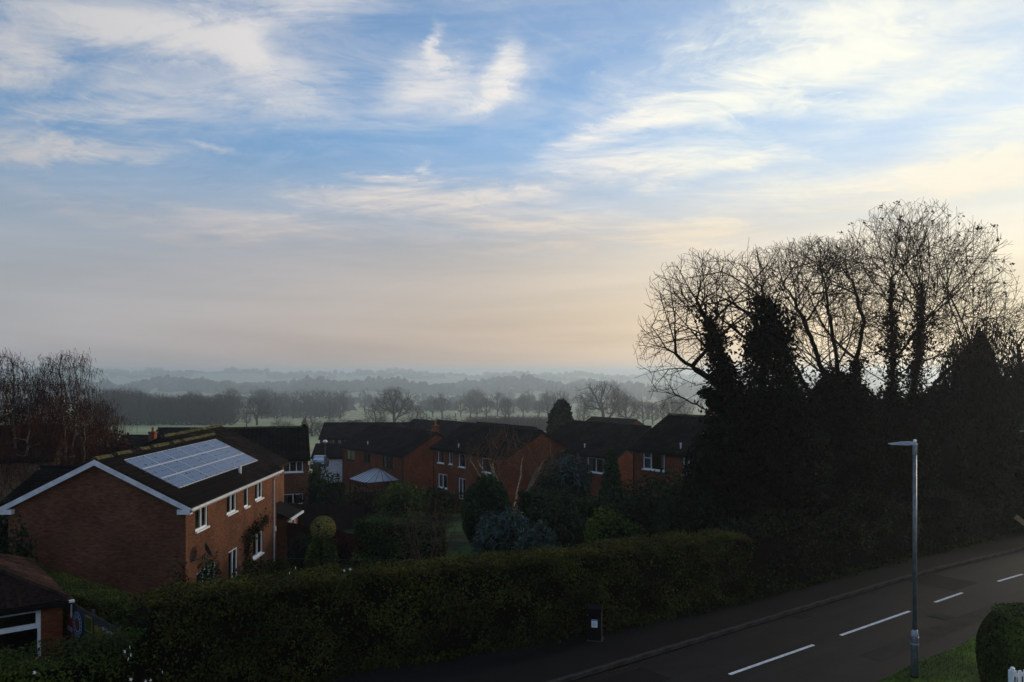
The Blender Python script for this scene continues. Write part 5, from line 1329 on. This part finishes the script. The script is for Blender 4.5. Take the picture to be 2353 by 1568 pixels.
# flowers
for (x, y) in ((297, 1488), (288, 1497), (302, 1505), (296, 1514), (372, 1545), (301, 1561), (347, 1564), (336, 1566), (80, 1545)):
    D = 19.1 / (-.608 * (x - 1176.5) / 1899 + .794); p = W(x, y, D - .12)
    t = thing('white_flower', 'small white flower in the low hedge', 'flower', tuple(p), fr.uniform(0, 6), 'white flowers of the low hedge')
    for k in range(5):
        a = k * 1.2566; o = MB().poly([(0, 0, 0), (.02 * math.cos(a - .5), .012 * math.sin(a - .5) - .01, .02 * math.sin(a - .5)), (.045 * math.cos(a), -.02, .045 * math.sin(a)), (.02 * math.cos(a + .5), -.01, .02 * math.sin(a + .5))]).build('petal', M['petal'], t)
for (x, y) in ((680, 1305), (664, 1317), (790, 1312), (805, 1308)):
    D = 20.2; p = W(x, y, D)
    t = thing('white_flower', 'small white flower above the tall hedge', 'flower', tuple(p), fr.uniform(0, 6), 'white flowers of the tall hedge')
    for k in range(5):
        a = k * 1.2566; MB().poly([(0, 0, 0), (.02 * math.cos(a - .5), -.01, .02 * math.sin(a - .5)), (.045 * math.cos(a), -.02, .045 * math.sin(a)), (.02 * math.cos(a + .5), -.01, .02 * math.sin(a + .5))]).build('petal', M['petal'], t)
    MB().tube([(0, 0, 0), (.02, .3, -.5)], .006, 4).build('stalk', M['hedge2'], t)

# bare garden trees
def bare(label, name, x, D, ytop, wpx, seed, natt, mat1, mat2, nst=5, cz=.62, tip=.008, base=.1, ltwig=.4, spread=.6, up=.2, low=-.6, dk=.4, pollard=False):
    p = W(x, 855, D); z = ground_z(p.x, p.y); h = W(x, ytop, D).z - z; w = wpx / 1899 * D; rng = np.random.default_rng(seed); g = Grow(seed)
    r0 = g.stem([(0, 0, -.4), (0, 0, h * .16)], step=.25)
    for k in range(nst):
        a = 6.283 * k / nst + rng.normal() * .3; rr = w * .30 * spread
        g.stem([(rr * math.cos(a) * .5, rr * math.sin(a) * .5, h * .34), (rr * math.cos(a), rr * math.sin(a), h * .58), (rr * 1.3 * math.cos(a), rr * 1.3 * math.sin(a), h * .74)], r0, .25)
    g.colonise(in_ellipsoid(natt, rng, (0, 0, h * cz), (w / 2, w / 2, h * (1 - cz)), .1, low), step=.24, di=2.6, dk=dk, it=60, up=up)
    g.twigs(2, ltwig, .4, .5, 1.0, .12, 2); g.radii(tip, 2.1, base); A, B = g.meshes(.03)
    t = thing(name, label, 'tree', (p.x, p.y, z)); A.build('trunk', mat1, t, True); B.build('crown', mat2, t); return t
bare('leafless tree with pale cut limbs in front of the red brick house', 'pale_bare_tree', 1175, 58, 1000, 240, 161, 700, material('pale_yellow_bark', (.34, .29, .19), .85, .4, 6), material('orange_shoots', (.17, .085, .045), .85, .3, 5), 7, .66, .012, .17, 1.1, 1.0, .6, -.5, .6)
bare('twiggy leafless bush in front of the dark clipped hedge', 'bare_bush', 975, 38, 1150, 150, 162, 900, M['garden_twig'], M['garden_twig'], 6, .62, .0065, .07, .35, .8, .2, -.7, .3)
bare('thin bare bush behind the tall hedge under the dark house', 'bare_bush', 1015, 46, 1165, 110, 163, 420, M['garden_twig'], M['garden_twig'], 5, .6, .007, .06, .4, .8, .3, -.7, .36)

# ---------------------------------------------------------------- fences
def board_fence(name, label, a, b, zt, mat, bw=.14, zb=None, posts=True):
    a, b = Vector(a), Vector(b); L = (b - a).length; rz = math.atan2(b.y - a.y, b.x - a.x); z0 = min(ground_z(a.x, a.y), ground_z(b.x, b.y)) - .15
    t = thing(name, label, 'fence', (a.x, a.y, z0), rz); h = zt - z0; n = int(L / bw); rr = random.Random(int(L * 100))
    for i in range(n):
        x = i * L / n; MB().box(x + .004, x + L / n - .004, -.011 + rr.uniform(-.004, .004), .011, .03, h + rr.uniform(-.012, .012)).build('board', mat, t)
    for z in (.3, h * .55, h - .2): MB().box(0, L, .012, .06, z - .04, z + .04).build('rail', mat, t)
    for i in range(int(L / 1.83) + 1): x = min(L - .05, i * 1.83); MB().box(x - .05, x + .05, .061, .15, -.3, h + .06).build('post', mat, t)
    return t
p, q = W(648, 1157, 61), W(835, 1160, 60); board_fence('board_fence', 'dark brown board fence behind the ball topiary', (p.x, p.y), (q.x, q.y), p.z, M['wood'], .15)
p, q = W(646, 1203, 50), W(815, 1232, 46); board_fence('board_fence', 'red stained board fence beside the brown brick house', (p.x, p.y), (q.x, q.y), W(700, 1212, 48).z, M['redwood'], .15)
fa, fb_ = Vector((-13.75, 25.6)), Vector((-10.55, 22.5))
pf = board_fence('board_fence', 'grey board fence hung with painted signs beside the bungalow', (fa.x, fa.y), (fb_.x, fb_.y), -7.08, material('grey_fence_board', (.055, .05, .046), .9, .3, 3, .3, 30, island=.25), .13)
# signs hung on the fence: local frame along the fence, facing the road
frz = math.atan2(fb_.y - fa.y, fb_.x - fa.x)
def on_fence(x, z): # along the fence, height above its top
    v = Vector((math.cos(frz), math.sin(frz))); o = fa + v * x; return (o.x + math.sin(frz) * .05, o.y - math.cos(frz) * .05, -7.08 + z)
navy = material('navy_sign', (.015, .025, .085), .5, .2, 3); redp = material('red_sign', (.22, .03, .025), .6, .2, 3); pale = material('pale_sign', (.34, .36, .42), .6, .2, 3); gold = material('ochre_sign', (.20, .13, .03), .6, .3, 3); rustp = material('rust_sign', (.12, .05, .03), .7, .3, 3)
t = thing('round_sign', 'round navy crest sign with a pale ring on the grey fence', 'sign', on_fence(.98, -.52), frz)
def disc(r0, r1, y0, y1, m_, nm, n=28):
    b = MB(); 
    for (y, ) in ((y0,), (y1,)):
        for r in (r0, r1):
            for k in range(n): a = 6.2832 * k / n; b.v.append((r * math.cos(a), y, r * math.sin(a)))
    for k in range(n):
        j = (k + 1) % n; b.f += [(k, j, n + j, n + k), (n + k, n + j, 3 * n + j, 3 * n + k), (2 * n + k, 3 * n + k, 3 * n + j, 2 * n + j)]
    if r0 < .01: pass
    return b.build(nm, m_, t)
disc(.0, .40, -.002, .03, navy, 'disc'); disc(.355, .375, -.008, -.001, pale, 'outer_ring'); disc(.20, .235, -.008, -.001, pale, 'inner_ring'); disc(.0, .17, -.010, -.001, rustp, 'crest')
for k in range(16):
    a = 6.2832 * k / 16; o = MB().box(-.012, .012, -.009, -.001, -.035, .035).build('letter_mark', pale, t); o.location = (.295 * math.cos(a), 0, .295 * math.sin(a)); o.rotation_euler = (0, -a + math.pi / 2, 0)
def plate(name, label, x, z, w, h, parts):
    t = thing(name, label, 'sign', on_fence(x, z), frz)
    for (nm, x0, x1, z0, z1, d, m_) in parts: MB().box(x0 * w, x1 * w, -d, .03 - d * .5, z0 * h, z1 * h).build(nm, m_, t)
    return t
plate('striped_sign', 'red sign with a pale band left of the round crest', .12, -1.35, .42, .95, [('plate', 0, 1, 0, 1, .004, redp), ('band', 0, 1, .52, .66, .010, pale), ('dark_band', 0, 1, .36, .5, .009, navy)])
plate('framed_sign', 'small dark picture in an ochre frame on the grey fence', 1.62, -.55, .55, .45, [('picture', .05, .95, .07, .93, .004, M['hedge2']), ('frame', 0, 1, .93, 1, .012, gold), ('frame', 0, 1, 0, .07, .012, gold), ('frame', 0, .05, .07, .93, .012, gold), ('frame', .95, 1, .07, .93, .012, gold)])
plate('ochre_sign', 'ochre and dark panel between the framed picture and red trellis', 2.38, -1.0, .5, .75, [('plate', 0, 1, .3, 1, .004, gold), ('plate', 0, 1, 0, .3, .006, M['black'])])
tr = thing('trellis_sign', 'red panel crossed by pale strips at the near end of the grey fence', 'sign', on_fence(3.05, -1.15), frz)
MB().box(0, 1.25, -.004, .03, 0, .98).build('plate', redp, tr)
for x in (0, .3, .6, .9, 1.22): MB().box(x, x + .03, -.02, -.004, 0, 1.0).build('strip', pale, tr)
for z in (.3, .96): MB().box(0, 1.25, -.032, -.0201, z, z + .03).build('strip', pale, tr)
MB().box(0, .045, -.02, .02, -.42, 0).build('white_marker', M['dirty'], tag(thing('hanging_marker', 'thin white strip hanging on the grey fence top', 'sign', on_fence(.42, -.02), frz), 'thin white strip hanging on the grey fence top', 'sign'))
# garden wire strung behind the hedge
for k, (x0, y0, d0, x1, y1, d1) in enumerate(((600, 1281, 33, 1400, 1268, 37),)):
    a, b = W(x0, y0, d0), W(x1, y1, d1); t = thing('washing_line', 'thin wire line strung across the back gardens', 'line', tuple(a))
    MB().tube([Vector((0, 0, 0)).lerp(b - a, i / 12) - Vector((0, 0, .22 * (1 - (i / 6 - 1) ** 2))) for i in range(13)], .006, 4).build('wire', M['lead'], t)
    for e in (Vector((0, 0, 0)), b - a): MB().tube([(e.x, e.y, e.z + .05), (e.x, e.y, e.z - 2.6)], .03, 6).build('post', M['wood'], t)

# ---------------------------------------------------------------- street lamps
def street_lamp(label, base, head_dir, h=6.0, group=None):
    t = thing('street_lamp', label, 'street lamp', base, math.atan2(head_dir[1], head_dir[0]), group)
    MB().lathe([(.095, -.3), (.095, 1.02), (.088, 1.06)], 16).build('base_sleeve', M['steel'], t, True)
    MB().lathe([(.0975, .86), (.0985, .87), (.0985, .885), (.0975, .895)], 16).build('door_band', M['lampgrey'], t)
    MB().lathe([(.088, 1.06), (.10, 1.07), (.068, 1.22), (.05, 1.23)], 16).build('collar', M['lampgrey'], t, True)
    MB().lathe([(.055, 1.2), (.046, h - .12)], 12).build('pole', M['steel'], t, True)
    MB().lathe([(.055, h - .32), (.055, h - .1), (.06, h - .08), (.06, h - .02), (.03, h)], 12).build('spigot', M['lampgrey'], t, True)
    b = MB(); pr = [(-.06, .055, .02), (.0, .09, .06), (.12, .115, .075), (.32, .12, .06), (.45, .105, .035), (.62, .07, .012)]
    for (x, w, hh) in pr: b.v += [(x, -w, h - .06), (x, w, h - .06), (x, w * .7, h - .055 + hh), (x, -w * .7, h - .055 + hh)]
    for i in range(len(pr) - 1):
        for k in range(4): a = 4 * i + k; c = 4 * i + (k + 1) % 4; b.f.append((a, c, c + 4, a + 4))
    b.f += [(3, 2, 1, 0), tuple(4 * (len(pr) - 1) + k for k in range(4))]
    hd = b.build('lamp_head', M['lampgrey'], t)
    MB().box(.12, .56, -.075, .075, h - .075, h - .061).build('diffuser', M['white'], hd)
    MB().lathe([(.035, h + .01), (.04, h + .03), (.035, h + .07), (.015, h + .085)], 12).build('photocell', M['white'], t, True)
    MB().lathe([(.1, -.02), (.1, .05), (.097, .06)], 14).build('foot_band', M['black'], t)
    return t
b = W(2102, 1558, 21.07); street_lamp('tall grey street lamp on the near grass verge', (b.x, b.y, b.z), (-.9, .45))
b = W(2362, 855, 45); hz = W(2345, 990, 45).z; street_lamp('second street lamp farther down the road', (b.x, b.y, hz - 6.0), (-.85, .5))
def small_lamp(label, x, yt, D, yb):
    a = W(x, yt, D); z = W(x, yb, D).z; t = thing('small_street_lamp', label, 'street lamp', (a.x, a.y, z)); h = a.z - z
    MB().tube([(0, 0, 0), (0, 0, h)], .06, 6).build('pole', M['lead'], t); MB().lathe([(.02, h - .1), (.22, h - .06), (.3, h + .06), (.24, h + .2), (.05, h + .27)], 12).build('lantern', M['white'], t, True)
small_lamp('short street lamp with a white lantern by the far garage', 747, 1016, 104, 1085)
small_lamp('slim street lamp standing beyond the lower roofs', 1047, 948, 170, 1010)

# ---------------------------------------------------------------- litter bin in the hedge gap
b = road_at(-.4, hedge_off(-.4) - .06, .13); p0 = W(1369, 1440, 23.6)
t = thing('litter_bin', 'black litter bin with a white notice tucked into the hedge', 'bin', (p0.x, 23.75, road_z(0) + .12), R(-12))
MB().box(-.19, .19, -.2, .2, 0, .86).build('body', M['black'], t); MB().prism([(-.21, -.22, .86), (-.21, .22, .86), (-.21, .22, .93), (-.21, .08, .98), (-.21, -.22, .92)], (.42, 0, 0)).build('hood', M['black'], t)
MB().box(-.16, .16, -.206, -.2, .66, .80).build('aperture', material('bin_slot', (.004, .004, .004), .9), t)
n = MB().box(-.085, .085, -.214, -.204, .40, .62).build('notice', M['white'], t); blue = material('notice_blue', (.10, .25, .55), .6)
MB().box(-.083, .083, -.217, -.2141, .585, .618).build('heading_strip', blue, n)
grey = material('notice_grey', (.25, .26, .28), .7)
for k in range(4): MB().box(-.065, .065 - .02 * (k % 2), -.216, -.2141, .55 - .035 * k, .56 - .035 * k).build('text_line', grey, n)
MB().box(-.22, .22, -.23, .23, -.1, .02).build('plinth', M['lead'], t)

# ---------------------------------------------------------------- near right corner: the clipped block hedge and the white number post
c = W(2242, 855, 18.0); u = Vector((.794, .608)); v_ = Vector((-.608, .794))
def block_hedge():
    t = thing('block_hedge', 'rounded clipped block hedge with a mossy top beside the verge', 'hedge', (c.x + 2.9, c.y + 1.0, -7.75)); rng = np.random.default_rng(31)
    h = 7.75 + W(0, 1396, 20.2).z; n = 26000; a = rng.uniform(0, 6.283, n); zz = rng.random(n)
    sq = lambda a: 1 / (np.abs(np.cos(a)) ** 4 + np.abs(np.sin(a)) ** 4) ** .25
    rr = 1.75 * sq(a) * (1 - .16 * zz ** 6) * (.93 + .07 * np.sin(zz * 3.0)); side = np.stack([rr * np.cos(a), rr * np.sin(a), zz * h], axis=1)
    ns = np.stack([np.cos(a), np.sin(a), zz ** 6 * 1.2], axis=1)
    m = 9000; a2 = rng.uniform(0, 6.283, m); k = rng.random(m) ** .5; r2 = 1.48 * sq(a2) * k; topp = np.stack([r2 * np.cos(a2), r2 * np.sin(a2), h + .02 + .10 * (1 - k ** 3) + rng.normal(size=m) * .012], axis=1)
    pts = np.concatenate([side, topp]); nr = np.concatenate([ns, np.tile([0, 0, 1.0], (m, 1))]); v, f = leaf_quads(pts, .05, rng, flat=.55, nrm=nr)
    link('foliage', np_mesh('foliage', v, f, M['hedge2']), t, kind='stuff')
    b = MB(); prof = [(1.64, 0), (1.66, h * .5), (1.52, h * .86), (1.36, h * .97), (1.0, h + .03), (.02, h + .06)]; nn = 32
    for r, z in prof:
        for k in range(nn): a_ = 6.2832 * k / nn; s = float(sq(np.array(a_))); b.v.append((r * s * math.cos(a_), r * s * math.sin(a_), z))
    for i in range(len(prof) - 1):
        for k in range(nn): q1 = i * nn + k; q2 = i * nn + (k + 1) % nn; b.f.append((q1, q2, q2 + nn, q1 + nn))
    b.build('inner_growth', M['core'], t)
block_hedge()
def number_post():
    D = 15.4; p = W(2322, 1541, D); z0 = -7.75; t = thing('number_post', 'white house number gate post at the foot of the block hedge', 'post', (p.x, p.y, z0), R(20)); h = p.z - z0
    MB().box(-.0, .10, -.05, .05, -.2, h).build('post', M['white'], t); MB().lathe([(.03, 0), (.045, .03), (.02, .06)], 10, (.05, 0, h)).build('finial', M['white'], t)
    for k in range(5): MB().box(.20 + .14 * k, .27 + .14 * k, -.012, .012, -.1, h - .03).build('picket', M['white'], t)
    MB().box(.10, .95, .013, .04, h - .16, h - .09).build('rail', M['white'], t); MB().box(.10, .95, .013, .04, .3, .37).build('rail', M['white'], t)
    # the painted figure 8
    for zc, r in ((h - .13, .021), (h - .175, .025)):
        b = MB(); b.tube([(.05 + r * .8 * math.cos(6.2832 * i / 12), -.054, zc + r * math.sin(6.2832 * i / 12)) for i in range(13)], .007, 4, False); b.build('number_stroke', M['black'], t)
number_post()
# timber rail end at the right margin
p = W(2334, 1188, 40); q = W(2400, 1236, 39)
t = thing('timber_rail', 'pale sawn timber rail end beside the far bend of the road', 'rail', (p.x, p.y, p.z)); d = q - p
MB().tube([(0, 0, 0), tuple(d)], [.16, .16], 4).build('rail', M['timber'], t); MB().tube([tuple(d * .85), tuple(d * .85 - Vector((0, 0, 2.4)))], .07, 6).build('post', M['timber'], t)

# ---------------------------------------------------------------- cars and sheep
def car(label, loc, rz, paint):
    t = thing('parked_car', label, 'car', loc, rz)
    side = [(-2.0, .35), (-2.05, .62), (-1.95, .86), (-1.1, .95), (-.55, 1.40), (.75, 1.44), (1.55, 1.0), (1.98, .92), (2.05, .55), (2.0, .32)]
    b = MB(); k = len(side)
    for (y, s) in ((-.84, .97), (-.74, 1.0), (.74, 1.0), (.84, .97)): b.v += [(x * s, y * (1 if z < .98 else .84), z) for x, z in side]
    for j in range(3):
        for i in range(k): a = j * k + i; c_ = j * k + (i + 1) % k; b.f.append((a, c_, c_ + k, a + k))
    b.f += [tuple(range(k - 1, -1, -1)), tuple(3 * k + i for i in range(k))]
    b.build('body', paint, t, False)
    MB().quad((-1.08, -.62, .97), (-1.08, .62, .97), (-.58, .58, 1.375), (-.58, -.58, 1.375)).build('windscreen', M['glass'], t)
    MB().quad((1.52, .62, 1.02), (1.52, -.62, 1.02), (.82, -.58, 1.40), (.82, .58, 1.40)).build('rear_window', M['glass'], t)
    for s in (-1, 1): MB().quad((-.95, s * .73, .99), (1.35, s * .73, 1.0), (.72, s * .68, 1.37), (-.5, s * .68, 1.36)).build('side_window', M['black'], t)
    for x in (-1.3, 1.28):
        for s in (-1, 1):
            w = MB().tube([(x, s * .68, .31), (x, s * .87, .31)], .31, 14).build('wheel', M['tyre'], t); MB().tube([(x, s * .871, .31), (x, s * .885, .31)], .19, 10).build('rim', M['steel'], w)
    for s in (-1, 1): MB().box(-2.03, -1.9, s * .62 - .13, s * .62 + .13, .64, .76).build('headlight', M['white'], t)
    return t
p = W(50, 1062, 70); car('silver car parked by the garage behind the birches', (p.x, p.y, p.z), R(80), M['carpaint'])
p = W(735, 1075, 100); car('dark car parked before the white garage door', (p.x, p.y, p.z), R(95), M['cardark'])
g0 = W(50, 1035, 78)
t = thing('white_garage', 'white panelled garage front behind the silver car', 'garage', (g0.x - .8, 74.0, W(50, 1064, 74).z)); MB().box(-.2, 2.3, .06, 3.0, 0, 1.35).build('wall', M['render'], t); MB().box(.05, 2.1, .0, .06, 0, 1.15).build('garage_door', M['dirty'], t); MB().box(-.3, 2.4, -.1, 3.1, 1.35, 1.47).build('roof', M['lead'], t)
def sheep_mesh():
    b = MB(); n = 10; prof = [(-.62, .18), (-.5, .30), (-.2, .37), (.2, .36), (.48, .30), (.6, .16)]
    for x, r in prof:
        for k in range(n): a = 6.2832 * k / n; b.v.append((x, r * .85 * math.cos(a), .68 + r * math.sin(a)))
    for i in range(len(prof) - 1):
        for k in range(n): a = i * n + k; c_ = i * n + (k + 1) % n; b.f.append((a, c_, c_ + n, a + n))
    b.f += [tuple(range(n)), tuple((len(prof) - 1) * n + k for k in range(n))]
    b.tube([(.5, 0, .78), (.72, 0, .86), (.92, 0, .74)], [.15, .13, .06], 7)
    for x in (-.4, .36):
        for y in (-.16, .16): b.tube([(x, y, .5), (x, y, 0)], [.06, .04], 5)
    return b.mesh('sheep', M['fleece'])
SM = sheep_mesh()
for i, (x, y) in enumerate(((679, 966), (727, 964), (731, 963), (742, 962), (745, 961), (781, 955), (788, 956), (793, 958), (798, 961), (800, 955))):
    D = 480.0
    for _ in range(25): P_ = W(x, y, D); D = -ground_z(P_.x, D) / ((y - 855.0) / 1899.0)
    P_ = W(x, y, D); o = link('sheep', SM, None, (P_.x, P_.y, ground_z(P_.x, P_.y))); o.rotation_euler = (0, 0, fr.uniform(0, 6.28)); o.scale = (1.5, 1.5, 1.5)
    tag(o, 'white sheep grazing in the pale field', 'sheep', 'sheep in the field')
# far white farmhouses in the mist
for k, (x, y, D, w, lab) in enumerate(((1042, 909, 800, 16, 'distant white house among the misty trees'), (1118, 888, 1500, 12, 'tiny pale house in front of the misty wood'), (1006, 920, 700, 12, 'distant red roofed house left of the white house'))):
    for _ in range(25): P_ = W(x, y, D); D = .5 * D + .5 * -(ground_z(P_.x, D) + 6.0) / ((y - 855.0) / 1899.0)
    P_ = W(x, y, D); z = ground_z(P_.x, D); t = thing('far_house', lab, 'house', (P_.x, D, z)); h = 6.0
    MB().box(-w / 2, w / 2, -4, 4, -2, h).build('wall', M['render' if k < 2 else 'brick_b'], t); MB().prism([(-w / 2 - .4, -4.5, h), (-w / 2 - .4, 4.5, h), (-w / 2 - .4, 0, h + 3.2)], (w + .8, 0, 0)).build('roof', M['tile_g' if k < 2 else 'tile_r'], t)
    for i in range(4): MB().box(-w / 2 + 1.5 + i * (w - 4) / 3, -w / 2 + 2.6 + i * (w - 4) / 3, -4.06, -4.0, h - 2, h - .7).build('window', M['black'], t)
